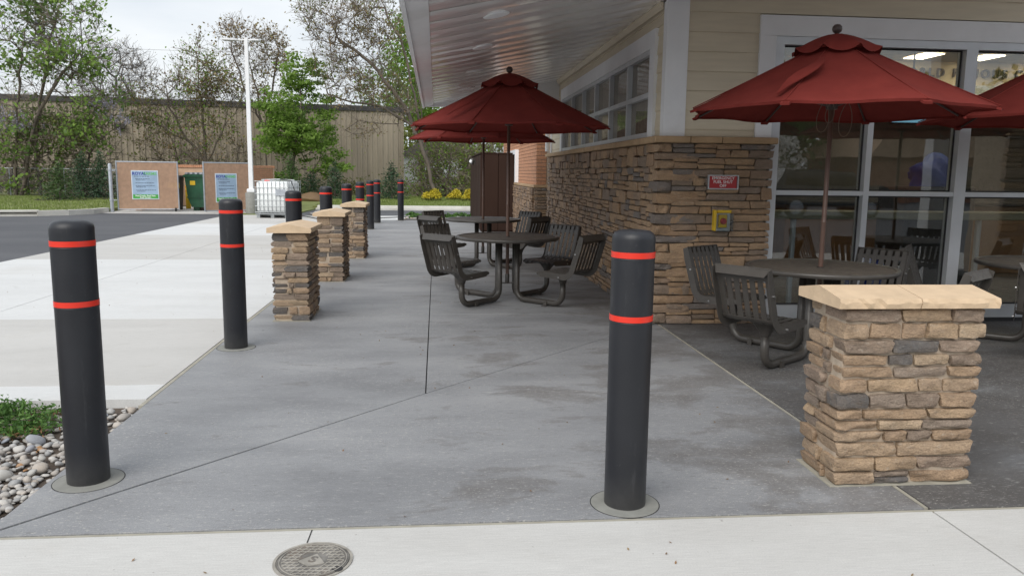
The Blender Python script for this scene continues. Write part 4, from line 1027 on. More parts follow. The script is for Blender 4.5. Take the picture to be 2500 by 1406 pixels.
W_(mbx, 'side_bricks', 'brick', kind='stuff'); W_(MB().box((-6.47, 27.35, 1.45), (-6.21, 30.95, 1.53)), 'coping', 'brick')
gatex = []
def gate(p0, p1, h, label, plab, cut):
    a, b = Vector((p0[0], p0[1], 0)), Vector((p1[0], p1[1], 0)); d = (b-a); Lg = d.length; ang = math.atan2(d.y, d.x)
    e = tag(empty('slatted_gate', a, ang), label, 'gate', 'enclosure gates')
    for x in (0, Lg): Lo(MB().tube([(x, 0, .06), (x, 0, h+.03)], .024, 8), 'upright', 'galvanised', e)
    for z in (.08, h): Lo(MB().tube([(0, 0, z), (Lg, 0, z)], .02, 8), 'rail', 'galvanised', e)
    mb = MB(); x = .03; r = random.Random(int(Lg*100))
    while x < Lg-.03: mb.box((x, -.008+r.uniform(-.003, .003), .06+r.uniform(-.008, .008)), (x+.0305, .008, h-.015)); x += .0335
    o = Lo(mb, 'slat_infill', 'tan_slat', e); o['kind'] = 'stuff'
    mb = MB(); s = .075; n = int(Lg/s); k = -int(h/s)
    for i in range(k, n+1):
        for sg_ in (1, -1):
            x0 = i*s if sg_ > 0 else (i+int(h/s))*s; x1 = x0+sg_*(h-.1)
            za, zb = .09, h-.02; xa, xb = x0, x1
            lo, hi = 0., Lg
            def clip(xq): return za+(zb-za)*(xq-x0)/(x1-x0)
            if max(xa, xb) < lo or min(xa, xb) > hi: continue
            A = (xa, za); Bq = (xb, zb)
            if xa < lo: A = (lo, clip(lo))
            if xa > hi: A = (hi, clip(hi))
            if xb < lo: Bq = (lo, clip(lo))
            if xb > hi: Bq = (hi, clip(hi))
            mb.tube([(A[0], -.012, A[1]), (Bq[0], -.012, Bq[1])], .003, 3, cap=False)
    o = Lo(mb, 'wire_mesh', 'tan_slat', e); o['kind'] = 'stuff'
    Lo(MB().tube([(Lg-.1, -.05, .05), (Lg-.1, .0, .05)], .045, 10), 'caster', 'black_rubber', e); Lo(MB().box((Lg-.13, -.03, .07), (Lg-.07, .0, .12)), 'caster_bracket', 'black_rubber', e)
    w, ph, px0, pz0 = cut
    pe = tag(empty('poster', a+d.normalized()*px0+Vector((d.y, -d.x, 0)).normalized()*.022+Vector((0, 0, pz0)), ang), plab, 'poster', 'gate posters')
    Lo(MB().box((0, -.006, 0), (w, .004, ph)), 'border', 'poster_border', pe); Lo(MB().box((.025, -.009, .17*ph), (w-.025, -.0061, ph-.025)), 'field', 'poster_blue', pe); Lo(MB().box((.025, -.009, .025), (w-.025, -.0061, .17*ph-.001)), 'footer', 'poster_green', pe)
    text('lettering', 'ROYAL', .115*w/.7, 'ink_blue', pe, (w*.30, -.0105, ph*.885), ext=.001, bold=.003); text('lettering', 'FARMS', .115*w/.7, 'ink_green', pe, (w*.70, -.0105, ph*.885), ext=.001, bold=.003)
    text('lettering', 'Real Fresh. Real Fast.', .062*w/.7, 'ink_white', pe, (w*.5, -.0105, ph*.125), ext=.001, bold=.0015); text('lettering', 'Real Green.', .062*w/.7, 'ink_white', pe, (w*.5, -.0105, ph*.065), ext=.001, bold=.0015)
    mb = MB()
    for zf, x0, x1 in ((.785, .1, .66), (.70, .15, .68), (.655, .17, .52), (.56, .15, .85), (.46, .15, .86), (.415, .17, .52), (.31, .16, .90), (.27, .2, .5)):
        x = x0
        while x < x1: ww = r.uniform(.03, .1); mb.box((x*w, -.0105, zf*ph), (min(x+ww, x1)*w, -.0091, zf*ph+.018)); x += ww+.018
    Lo(mb, 'small_print', 'ink_dark', pe)['kind'] = 'stuff'
    return e
gate((-10.22, 26.55), (-8.47, 27.0), 1.60, 'left tan slatted gate hung on the thick grey post', 'framed blue and green poster on the left gate', (.80, .93, .42, .40))
gate((-7.35, 25.95), (-6.15, 26.9), 1.60, 'tan slatted gate swung open near the tall white light pole', 'framed blue and green poster on the gate by the light pole', (.72, .93, .36, .34))
gp = tag(empty('gate_post', (-10.36, 26.4, 0)), 'thick grey steel gate post at the lawn edge', 'post')
Lo(MB().lathe([(.055, 0), (.055, 1.5), (.045, 1.535), (.001, 1.545)], n=16), 'tube', 'galvanised', gp, auto=40)
for z in (.38, 1.32): Lo(MB().lathe([(.056, z-.025), (.066, z-.025), (.066, z+.025), (.056, z+.025)], n=16, cap=False).box((.05, -.012, z-.015), (.16, .012, z+.015)), 'hinge_band', 'galvanised', gp)
dm = tag(empty('dumpster', (-7.72, 28.2, 0)), 'dark green steel dumpster seen between the two gates', 'dumpster')
Lo(MB().prism([(-.52, 0.12), (.75, .12), (.75, 1.22), (-.72, 1.22), (-.72, 1.10), (-.64, .42)], -.6, .9, 'y'), 'body', 'dumpster_green', dm)
Lo(MB().box((-.76, -.63, 1.13), (.78, .93, 1.2)).box((-.67, -.62, .43), (.76, -.6, .47)), 'rib', 'dumpster_green', dm)
for k in range(9): Lo(MB().box((-.7+k*.16, -.62, 1.222), (-.62+k*.16, .9, 1.28)), 'lid_rib', 'galvanised', dm)
Lo(MB().box((-.55, -.606, .86), (-.38, -.601, 1.0)), 'sticker', 'yellow_paint', dm); Lo(MB().box((-.76, -.25, .55), (-.70, .25, .68)), 'fork_pocket', 'black_rubber', dm)
for x in (-.5, .4): Lo(MB().box((x, -.5, 0), (x+.2, .8, .119)), 'skid', 'dumpster_green', dm)
yb = tag(empty('yellow_bollard', (-8.82, 29.15, 0)), 'bright yellow guard bollard beside the green dumpster', 'bollard')
Lo(MB().lathe([(.085, 0), (.085, .80), (.06, .835), (.001, .845)], n=20), 'sleeve', 'yellow_paint', yb, auto=40)
for z in (.62, .76): Lo(MB().lathe([(.0855, z-.012), (.087, z-.012), (.087, z+.012), (.0855, z+.012)], n=20, cap=False), 'band', 'red_tape', yb)
gb = tag(empty('grease_bin', (-9.05, 28.3, 0)), 'tall black bin with yellow label just behind the left gate', 'bin')
Lo(MB().prism([(-.26, 0), (.22, 0), (.30, 1.1), (-.30, 1.1)], -.25, .25, 'y'), 'body', 'black_rubber', gb); Lo(MB().box((-.33, -.28, 1.1), (.33, .28, 1.17)), 'lid', 'black_rubber', gb); Lo(MB().box((-.1, -.262, .75), (.29, -.252, .92)), 'label_plate', 'yellow_paint', gb)

# ------------------------------------------------------------------ light pole, liquid tote
lp = tag(empty('light_pole', (-5.84, 25.75, 0)), 'tall square white light pole on a round concrete base', 'light pole')
Lo(MB().lathe([(.19, 0), (.19, .66), (.17, .685), (.001, .686)], n=24), 'base', 'footing', lp, auto=40)
Lo(MB().add([(-.065, -.065, .80), (.065, -.065, .80), (.065, .065, .80), (-.065, .065, .80), (-.05, -.05, 5.42), (.05, -.05, 5.42), (.05, .05, 5.42), (-.05, .05, 5.42)], [(3, 2, 1, 0), (4, 5, 6, 7), (0, 1, 5, 4), (1, 2, 6, 5), (2, 3, 7, 6), (3, 0, 4, 7)]), 'shaft', 'white_pole', lp)
Lo(MB().bev((-.12, -.12, .687), (.12, .12, .80), .015), 'base_cover', 'white_pole', lp)
for s, ln in ((-1, .72), (1, .42)):
    h = Lo(MB().box((min(0, s*ln*.4), -.03, 5.335), (max(0, s*ln*.4), .03, 5.375)), 'arm', 'white_pole', lp)
    Lo(MB().prism([(s*ln*.35, -.10), (s*ln*.5, -.14), (s*ln*.95, -.14), (s*ln, -.06), (s*ln, .06), (s*ln*.95, .14), (s*ln*.5, .14), (s*ln*.35, .10)][::s], 5.325, 5.372), 'lamp_head', 'white_pole', h); Lo(MB().box((min(s*ln*.5, s*ln*.93), -.11, 5.316), (max(s*ln*.5, s*ln*.93), .11, 5.324)), 'lens', 'silver_frame', h)
ib = tag(empty('liquid_tote', (-4.72, 24.25, 0), R(-8)), 'white plastic liquid tote in a wire cage on the drive', 'tank')
Lo(MB().bev((-.47, -.55, .17), (.47, .55, 1.06), .05), 'tank', 'poly_white', ib, auto=50)
for k in range(9): 
    x = -.49+k*.1225
    for s in (-1, 1): Lo(MB().tube([(x, s*.575, .14), (x, s*.575, 1.08)], .008, 6), 'cage_bar', 'steel_wire', ib)
for k in range(9):
    y = -.57+k*.1425
    for s in (-1, 1): Lo(MB().tube([(s*.495, y, .14), (s*.495, y, 1.08)], .008, 6), 'cage_bar', 'steel_wire', ib)
for k in range(6):
    z = .17+k*.18; Lo(MB().tube([(-.5, -.585, z), (.5, -.585, z), (.5, .585, z), (-.5, .585, z), (-.5, -.585, z)], .009, 6), 'cage_hoop', 'steel_wire', ib)
Lo(MB().box((-.5, -.58, .10), (.5, .58, .14)), 'pallet_deck', 'steel_wire', ib)
for x in (-.42, 0, .42): Lo(MB().box((x-.05, -.56, 0), (x+.05, .56, .1)), 'runner', 'steel_wire', ib)
Lo(MB().lathe([(.08, 1.06), (.08, 1.10), (.001, 1.105)], (-.22, -.3, 0), 14), 'fill_cap', 'red_tape', ib); Lo(MB().box((.12, -.599, .66), (.42, -.594, .84)), 'label_plate', 'galvanised', ib)
Lo(MB().tube([(-.5, .0, 1.10), (0, .1, 1.12), (.5, .0, 1.10)], .02, 6), 'top_bar', 'steel_wire', ib)
mb = MB().tube([(-4.6, 24.0, 1.13), (-4.25, 23.75, 1.1), (-4.12, 23.6, .8), (-4.1, 23.5, .4), (-3.9, 23.35, .1), (-3.4, 23.2, .012), (-2.7, 23.3, .012), (-2.2, 23.5, .012), (-1.2, 24.2, .02), (-.6, 24.6, .05)], .014, 6)
tag(build(mb, 'hose', 'black_rubber', smooth=True), 'thin black hose looping from the white tote along the drive', 'hose')

# ------------------------------------------------------------------ far warehouse
wh = tag(empty('warehouse', (-15, 46, 0)), 'long tan ribbed metal warehouse wall with dark roof edge behind the trees', 'warehouse')
A_, B_ = Vector((-33, 43.5, 0)), Vector((-1.95, 48.4, 0)); dW = (B_-A_).normalized(); nW = Vector((dW.y, -dW.x, 0)); LW = (B_-A_).length; HW = 4.93
def whp(u, o, z): q = A_+dW*u+nW*o; return (q.x, q.y, z)
u = 0; k = 0
while u < LW-.1:
    w = min(.915, LW-u); mb = MB(); vs = []; prof = []
    for j in range(3):
        c = u+w*j/3; prof += [(c, 0), (c+w*.20, 0), (c+w*.225, .035), (c+w*.31, .035)]
    prof += [(u+w-.003, 0)]
    for (a, o) in prof: vs += [whp(a, o, 0), whp(a, o, HW)]
    mb.add(vs, [(2*i, 2*i+2, 2*i+3, 2*i+1) for i in range(len(prof)-1)]); build(mb, 'wall_panel', 'tan_metal', wh); u += w; k += 1
def whbox(u0, u1, o0, o1, z0, z1): return MB().add([whp(u0, o0, z0), whp(u1, o0, z0), whp(u1, o1, z0), whp(u0, o1, z0), whp(u0, o0, z1), whp(u1, o0, z1), whp(u1, o1, z1), whp(u0, o1, z1)], [(0, 1, 2, 3), (7, 6, 5, 4), (0, 4, 5, 1), (1, 5, 6, 2), (2, 6, 7, 3), (3, 7, 4, 0)])
build(whbox(0, LW, -18, -.02, 0, HW+.1), 'shell', 'tan_metal', wh)
build(whbox(-.1, LW+.1, -.06, .10, HW-.02, HW+.28), 'roof_edge', 'dark_flashing', wh); build(whbox(-.1, LW+.08, -18.2, -.061, HW+.1, HW+.24), 'roof', 'roofing', wh)
build(whbox(15.6, 16.1, .05, .25, 3.55, 3.8), 'wall_light', 'dark_flashing', wh)
# a white house glimpsed through the thicket
hs = tag(empty('white_house', (-.5, 62, 0)), 'small white house just glimpsed through the bare thicket', 'house')
Lo(MB().box((-2.2, 0, -.2), (2.2, 5, 2.6)), 'wall', 'house_white', hs); Lo(MB().prism([(-2.5, 2.6), (2.5, 2.6), (0, 4.2)], -.3, 5.3, 'y'), 'roof', 'roofing', hs); Lo(MB().box((-.3, -.02, .5), (.5, 0, 1.6)), 'window', 'dark_glass', hs)

# ------------------------------------------------------------------ trees
def tubes(nodes, par, rad, sides=5):
    V = []; Fc = []
    for i in range(len(nodes)):
        p = par[i]
        if p < 0: continue
        a, b = nodes[p], nodes[i]; d = b-a; l = np.linalg.norm(d)
        if l < 1e-5: continue
        d = d/l; n = sides if rad[i] > .03 else 3
        u_ = np.cross(d, [0, 0, 1.] if abs(d[2]) < .9 else [1., 0, 0]); u_ /= np.linalg.norm(u_); w = np.cross(d, u_); o = len(V)
        ra = min(rad[p], rad[i]*1.35)
        for q, r_ in ((a, ra), (b, rad[i])):
            for k in range(n): V.append(tuple(q+(u_*math.cos(2*math.pi*k/n)+w*math.sin(2*math.pi*k/n))*r_))
        Fc += [(o+k, o+(k+1) % n, o+n+(k+1) % n, o+n+k) for k in range(n)]
    return V, Fc
def grow(trunks, T, rg_, jit=.12, rise=.6):
    nodes = []; par = []
    for tr in trunks:
        prev = -1
        for i in range(len(tr)):
            p = np.array(tr[i], float)
            if i:
                q = np.array(tr[i-1], float); ns = max(1, int(np.linalg.norm(p-q)/.45))
                for k in range(1, ns+1):
                    nodes.append(q+(p-q)*k/ns+(rg_.normal(size=3)*.05 if k < ns else 0)); par.append(prev); prev = len(nodes)-1
            else: nodes.append(p); par.append(-1); prev = len(nodes)-1
    base = len(nodes); arr = np.array(nodes)
    dmin = [np.min(np.linalg.norm(arr-t, axis=1)) for t in T]; tips = []
    for ti in np.argsort(dmin):
        t = T[ti]; arr = np.array(nodes); df = t-arr; dist = np.linalg.norm(df, axis=1)
        cost = dist+rise*np.maximum(0, -df[:, 2]+.25*dist)
        k = int(np.argmin(cost)); L_ = dist[k]; ns = max(1, int(L_/.5)); prev = k; a = nodes[k]
        for s in range(1, ns+1):
            f = s/ns; q = a+(t-a)*f+(rg_.normal(size=3)*jit*L_*.35*math.sin(math.pi*f) if s < ns else 0)+np.array([0, 0, -.10*L_*math.sin(math.pi*f)])
            nodes.append(q); par.append(prev); prev = len(nodes)-1
        tips.append(prev)
    return nodes, par, tips
def radii(nodes, par, r_tip, r_max, pw=.5):
    n = len(nodes); ch = [0]*n; hc = [False]*n
    for i in range(n):
        if par[i] >= 0: hc[par[i]] = True
    for i in range(n-1, -1, -1):
        if not hc[i]: ch[i] += 1
        if par[i] >= 0: ch[par[i]] += ch[i]
    return [min(r_max, r_tip*(c**pw)) for c in ch]
def envelope(blobs, n, rg_):       # blobs: (px, py, rx, ry, Y, depth radius, weight)
    w = np.array([b[6] for b in blobs], float); w /= w.sum(); out = []
    for b in blobs:
        k = int(round(n*w[blobs.index(b)])); c = np.array(at(b[0], b[1], b[4])); s = b[4]/F_PX
        d = unit(rg_.normal(size=(k, 3)))*(rg_.uniform(.12, 1, (k, 1))**.42); out.append(c+d*np.array([b[2]*s, b[5], b[3]*s]))
    return np.concatenate(out)
def tree(name, label, cat, trunks, blobs, seed, ntip, leaf, nleaf, lsize, spread, bark='bark', r_tip=.012, r_max=.22, ntwig=2, twl=.6, up=.5, group=None, extra=None, jit=.12, rise=.6, droop=0., pw=.5, tuft=1., flat=.75):
    r_ = np.random.default_rng(seed); T = envelope(blobs, ntip, r_)
    nodes, par, tips = grow(trunks, T, r_, jit, rise); rad = radii(nodes, par, r_tip, r_max, pw)
    base = Vector(trunks[0][0]); e = tag(empty(name, base), label, cat, group); bo = np.array(base)
    loc = [q-bo for q in nodes]; V, Fc = tubes(loc, par, rad); link('trunk', MB().add(V, Fc).mesh('trunk'), bark, e, smooth=True)
    tw = []; tp_ = []; tid = []
    if ntwig:
        nv, nf = [], []; tn = []; tpar = []; tr_ = []
        for t in tips:
            p = loc[t]; dd = p-loc[par[t]]; dd = dd/(np.linalg.norm(dd)+1e-9)
            for k in range(ntwig):
                d = unit(dd*.8+r_.normal(size=3)*.6+np.array([0, 0, .35-droop])); l = twl*r_.uniform(.5, 1.2)
                i0 = len(tn); mid = p+d*l*.5+r_.normal(size=3)*.05*l; end = p+d*l+r_.normal(size=3)*.08*l
                tn += [p, mid, end]; tpar += [-1, i0, i0+1]; tr_ += [r_tip*.9, r_tip*.75, r_tip*.5]; tw.append(mid); tw.append(end); tp_ += [d, d]; tid += [t, t]
        V, Fc = tubes(tn, tpar, tr_); link('twigs', MB().add(V, Fc).mesh('twigs'), 'twig' if bark == 'bark' else bark, e, kind='stuff')
    src = np.array(tw+[loc[t] for t in tips]) if tw else np.array([loc[t] for t in tips])
    if leaf:
        for lf, fr, sz in (leaf if isinstance(leaf, list) else [(leaf, 1., lsize)]):
            k = int(nleaf*fr); tl = np.array(tid+list(tips)); tpos = np.array([loc[q] for q in tips]); ph = r_.uniform(0, 6, 4); sc_t = np.sin(1.7*tpos[:, 0]+ph[0])+np.sin(2.1*tpos[:, 2]+ph[1])+.6*np.sin(2.6*tpos[:, 0]-1.9*tpos[:, 2]+ph[2])+r_.normal(size=len(tips))*.7; keep_t = set(np.array(tips)[np.argsort(-sc_t)[:max(3, int(len(tips)*tuft))]].tolist()); pool = src[[q in keep_t for q in tl.tolist()]]; ctr = pool[r_.integers(0, len(pool), k)]+r_.normal(size=(k, 3))*spread*np.array([1, 1, flat])
            quads('crown', leaves(ctr, sz, r_, .66, up), lf, e)
    if extra: extra(e, loc, tips, r_)
    return e
def tk(pts, Y): return [tuple(at(px, py, Y)) for px, py in pts]

GT = 'trees along the warehouse'
# leafy maple before the wall
tree('maple_tree', 'full bright green leafy maple in front of the warehouse', 'tree', [tk([(716, 470), (714, 420), (722, 350), (735, 250), (740, 160)], 41)],
     [(742, 190, 48, 45, 41, 1., 14), (730, 270, 88, 55, 41, 1.6, 30), (725, 345, 95, 48, 41, 1.7, 30), (790, 400, 62, 28, 41, 1.3, 10), (690, 330, 60, 50, 41, 1.4, 12), (700, 440, 40, 22, 41, .9, 4)], 3, 260, [('maple_leaf', .9, .17), ('dark_leaf', .1, .16)], 13500, .16, .17, r_tip=.009, r_max=.10, ntwig=1, twl=.4, up=1.4, group=GT, flat=.38, tuft=.8)
# big left trees with wisteria
def wis(e, loc, tips, r_):
    base = np.array(e.location); C = []
    for (px, py, s) in ((20, 265, 1), (60, 300, .8), (130, 120, .8), (105, 60, .7), (180, 115, .5), (265, 260, 1.1), (240, 245, .7), (285, 280, .8), (30, 280, 1), (5, 300, 1), (85, 90, .6)):
        c = np.array(at(px, py, 38.2))-base
        for k in range(9):
            q = c+r_.normal(size=3)*np.array([.45, .3, .3])*s
            for j in range(14): C.append(q+np.array([r_.normal()*.05, r_.normal()*.05, -j*.022+r_.normal()*.02]))
    quads('wisteria', leaves(np.array(C), .085, r_, .8, .2), 'wisteria', e)
tree('wisteria_tree', 'tall forked green tree hung with pale wisteria at the left edge', 'tree', [tk([(40, 490), (38, 400), (40, 290), (52, 160), (75, 20), (85, -60)], 38.5), tk([(95, 490), (88, 380), (95, 250), (120, 120), (150, -20)], 38.8), tk([(50, 480), (85, 300), (140, 200), (195, 130)], 38.3)],
     [(150, 60, 85, 80, 38.5, 2., 22), (170, 160, 70, 60, 38.5, 1.8, 14), (60, 60, 90, 100, 38.7, 2.2, 10), (20, 160, 60, 120, 38.5, 1.5, 8), (230, 240, 60, 40, 38.2, 1.2, 6), (120, 250, 110, 50, 38.5, 1.5, 8), (30, 350, 60, 60, 38.2, 1., 6), (175, 330, 60, 25, 38.2, 1., 5), (60, 420, 90, 50, 38.3, 1., 4)], 7, 430, [('dark_leaf', .5, .19), ('maple_leaf', .5, .19)], 4400, .19, .19, r_tip=.011, r_max=.17, ntwig=5, twl=.85, up=.6, group=GT, extra=wis, jit=.25, droop=.15, tuft=.30, flat=.45)
tree('bare_tree', 'rounded leafless grey tree behind the warehouse roof', 'tree', [tk([(285, 330), (284, 240), (283, 190)], 75)],
     [(285, 190, 92, 78, 75, 3., 1)], 9, 380, 'bud_leaf', 900, .14, .3, bark='grey_twig', r_tip=.018, r_max=.16, ntwig=5, twl=.9, group=GT, jit=.1)
tree('budding_tree', 'russet budding tree with bare branches left of the white light pole', 'tree', [tk([(508, 480), (505, 400), (500, 330), (492, 250), (480, 130)], 41.5), tk([(505, 400), (455, 340), (410, 260), (400, 150)], 41.6), tk([(506, 395), (540, 330), (560, 250)], 41.3)],
     [(480, 190, 60, 60, 41.5, 1.4, 18), (445, 240, 70, 40, 41.5, 1.4, 14), (400, 290, 80, 40, 41.5, 1.2, 10), (540, 250, 60, 60, 41.4, 1.2, 12), (480, 340, 90, 60, 41.2, 1., 10), (340, 250, 50, 30, 42, .8, 4), (482, 110, 8, 25, 41.5, .2, 1)], 12, 360, [('bud_leaf', .42, .13), ('olive_leaf', .28, .13), ('lime_leaf', .30, .12)], 4200, .13, .12, r_tip=.010, r_max=.10, ntwig=5, twl=.75, group=GT, jit=.2, tuft=.55)
tree('slender_tree', 'tall slender sparse tree behind the light pole with brown buds', 'tree', [tk([(655, 480), (650, 390), (640, 300), (620, 200), (600, 100)], 43), tk([(645, 330), (665, 220), (680, 120)], 43.2), tk([(640, 300), (590, 200), (545, 60)], 43.1)],
     [(560, 100, 30, 60, 43, 1., 10), (620, 120, 60, 60, 43, 1.5, 16), (665, 130, 35, 55, 43, 1., 12), (610, 210, 70, 60, 43, 1.2, 14), (650, 260, 50, 40, 43, 1., 6)], 15, 250, [('bud_leaf', .9, .13), ('olive_leaf', .1, .12)], 2100, .13, .10, r_tip=.009, r_max=.08, ntwig=5, twl=.75, group=GT, jit=.2, tuft=.5)
tree('leaning_tree', 'big bare leaning tree beside the eave with small brown buds', 'tree', [tk([(1062, 490), (1045, 400), (1005, 300), (960, 220), (900, 150), (820, 90)], 40), tk([(1040, 400), (1015, 250), (985, 120), (940, 20), (900, -70)], 40.3), tk([(1010, 310), (930, 260), (860, 250), (800, 230)], 40), tk([(1050, 420), (1030, 300), (1010, 150), (1000, -40)], 40.5)],
     [(790, 40, 60, 60, 40, 1.5, 12), (860, 60, 80, 80, 40, 2., 18), (930, 60, 70, 90, 40.3, 2., 16), (800, 150, 50, 50, 40, 1.5, 8), (850, 200, 60, 70, 40, 1.5, 14), (920, 200, 60, 60, 40, 1.5, 10), (980, 250, 50, 60, 40.2, 1.5, 8), (890, 310, 50, 25, 40, .8, 3)], 18, 470, [('bud_leaf', .62, .12), ('olive_leaf', .38, .12)], 3600, .13, .11, r_tip=.011, r_max=.19, ntwig=5, twl=.8, group=GT, jit=.22, tuft=.5)
tree('lime_tree', 'fresh lime green tree rising behind the leaning bare tree', 'tree', [tk([(1030, 480), (1025, 300), (1020, 100), (1020, -20)], 52), tk([(1025, 330), (960, 230), (930, 160)], 52)],
     [(1020, 60, 50, 80, 52, 2., 10), (1000, 150, 60, 80, 52, 2., 14), (1010, 250, 70, 60, 52, 2., 12), (930, 230, 50, 60, 52, 1.5, 6), (900, 300, 50, 40, 52, 1., 4), (1090, 330, 70, 60, 52, 2., 10)], 21, 300, [('lime_leaf', 1., .2)], 9500, .2, .26, r_tip=.011, r_max=.12, ntwig=2, twl=.6, group=GT)
# tangle right of the warehouse
tree('vine_thicket', 'tangled bare vine thicket with yellow green leaves behind the yellow shrubs', 'thicket', [tk([(1040, 490), (1030, 400), (1050, 320)], 42), tk([(1085, 490), (1100, 400), (1110, 300)], 42), tk([(1130, 490), (1140, 420), (1150, 330)], 42.5), tk([(1060, 490), (1065, 440), (1020, 380)], 41.8), tk([(1175, 490), (1180, 400), (1170, 300)], 43)],
     [(1050, 410, 60, 65, 42, 1.2, 16), (1110, 400, 60, 80, 42, 1.4, 18), (1165, 390, 50, 80, 42.5, 1.2, 12), (1080, 460, 90, 28, 41.8, 1., 12), (1240, 390, 50, 80, 43, 1., 6)], 25, 420, [('olive_leaf', .55, .11), ('lime_leaf', .45, .11)], 7000, .11, .2, r_tip=.012, r_max=.13, ntwig=5, twl=.9, jit=.6, droop=.5)
tree('vine_tangle', 'dense dark tangle of vines and saplings at the foot of the wisteria tree', 'thicket', [tk([(20, 492), (30, 400), (60, 300)], 39.5), tk([(110, 490), (130, 400), (170, 310)], 39.6), tk([(190, 488), (215, 400), (240, 330)], 40), tk([(70, 490), (75, 420), (110, 340)], 39.2)],
     [(50, 330, 70, 70, 39.5, 1.2, 14), (140, 330, 90, 60, 39.6, 1.2, 16), (220, 350, 70, 60, 40, 1., 10), (110, 430, 130, 45, 39.4, 1.1, 18), (250, 300, 50, 35, 40, .8, 5), (20, 430, 50, 50, 39.3, .8, 6)], 41, 420, [('olive_leaf', .5, .13), ('dark_leaf', .5, .14)], 4800, .13, .2, r_tip=.010, r_max=.09, ntwig=5, twl=.9, jit=.5, droop=.5, tuft=.45)
tree('wall_vines', 'sparse brown saplings against the warehouse left of the light pole', 'thicket', [tk([(425, 490), (440, 420), (420, 340)], 43.5), tk([(560, 490), (570, 420), (590, 350)], 43.8), tk([(470, 490), (455, 430), (400, 390)], 43.4), tk([(600, 490), (560, 440), (520, 400)], 43.6)],
     [(400, 370, 70, 70, 43.5, .7, 12), (470, 400, 80, 60, 43.5, .7, 10), (570, 390, 50, 70, 43.7, .7, 10), (360, 440, 80, 40, 43.3, .7, 8), (540, 450, 80, 30, 43.5, .7, 8)], 43, 260, [('bud_leaf', .6, .12), ('olive_leaf', .4, .12)], 1500, .12, .13, r_tip=.010, r_max=.07, ntwig=4, twl=.8, jit=.5, droop=.3, tuft=.5)
# background foliage mass right of the warehouse: a far wood
r_ = np.random.default_rng(77); C = np.concatenate([envelope([(1080, 240, 120, 130, 78, 4., 4), (1010, 330, 60, 110, 74, 3., 2), (1180, 300, 90, 150, 74, 3., 3), (1120, 420, 130, 60, 72, 2.5, 3), (1300, 300, 80, 150, 80, 3, 2)], 9000, r_)])
o = quads('far_woods', leaves(C, .42, r_, .7, .4), 'olive_leaf'); o['kind'] = 'stuff'; o['label'] = 'hazy olive green woods far behind the thicket'; o['category'] = 'woods'
# brush along the warehouse foot
C = []; mb = MB(); r2 = np.random.default_rng(8)
for k in range(900):
    x = r2.uniform(-24, 1.8); y = 42.4+(x+24)/26*2.8+r2.normal()*.6; h = r2.uniform(.3, 1.25)*(1.15 if x < -11 else .85)
    p = np.array([x, y, .08]); d = np.array([r2.normal()*.35, r2.normal()*.2, 1.]); a = r2.uniform(-1, 1)
    pts = [p+d*h*f+np.array([a*.3*math.sin(3*f), 0, -.12*f*f]) for f in (0, .35, .7, 1.)]; mb.tube(pts, [.018, .014, .01, .006], 3, cap=False)
    for j in range(7): C.append(pts[1+j % 3]+r2.normal(size=3)*.2)
o = build(mb, 'brush_stems', 'twig'); o['kind'] = 'stuff'; o['label'] = 'brown brush stems along the foot of the warehouse'; o['category'] = 'undergrowth'
quads('foliage', leaves(np.array(C), .13, r2, .65, .5), 'olive_leaf', o)
def spruce(loc, h, r0, label, mat, seed, name='spruce_tree'):
    r2 = np.random.default_rng(seed); e = tag(empty(name, loc), label, 'tree', 'young evergreens'); C = []; D = []
    Lo(MB().tube([(0, 0, 0), (0, 0, h*.5), (0, 0, h)], [.05, .03, .006], 7), 'trunk', 'bark', e); mb = MB()
    nw = int(h/.11)
    for k in range(nw):
        f = k/nw; z = .07*h+f*h*.93; rr = r0*(1-f)**.85*r2.uniform(.85, 1.12); nb = 11 if f < .8 else 6
        for b in range(nb):
            a = b*6.283/nb+k*.7+r2.normal()*.12; l = rr*r2.uniform(.75, 1.15); d = np.array([math.cos(a), math.sin(a), -.12+.5*f]); 
            mb.tube([(0, 0, z), tuple(np.array([0, 0, z])+d*l)], [.008, .003], 3, cap=False)
            for j in range(max(3, int(l/.045))):
                u_ = r2.uniform(.2, 1.05); C.append(np.array([0, 0, z])+d*l*u_+r2.normal(size=3)*.035); D.append(d+r2.normal(size=3)*.45)
    Lo(mb, 'boughs', 'twig', e); quads('crown', leaves(np.array(C), .14, r2, .26, .6, np.array(D)), mat, e)
    return e
def gz(px, py): q = gr(px, py, .10); return (q.x, q.y, .10)
spruce(gz(148, 489), 1.55, .75, 'squat green pine in a mulch ring on the side lawn', 'pine_needle', 1, 'pine_tree')
spruce(gz(205, 484), 2.0, .85, 'taller dark spruce just right of the squat pine', 'spruce_needle', 2)
spruce(gz(250, 484), 2.0, .95, 'dark spruce beside the left gate post', 'spruce_needle', 3)
spruce(gz(818, 486), 1.75, .72, 'young blue green spruce behind the bollard row', 'spruce_needle', 4)
spruce(gz(957, 487), 1.75, .85, 'conical blue green spruce right of the far bollards', 'spruce_needle', 5)
spruce(gz(712, 482), 2.2, .8, 'shaggy evergreen shrub under the leafy maple', 'pine_needle', 6)
spruce(gz(760, 480), 1.3, 1.0, 'wide low evergreen right of the liquid tote', 'spruce_needle', 7)
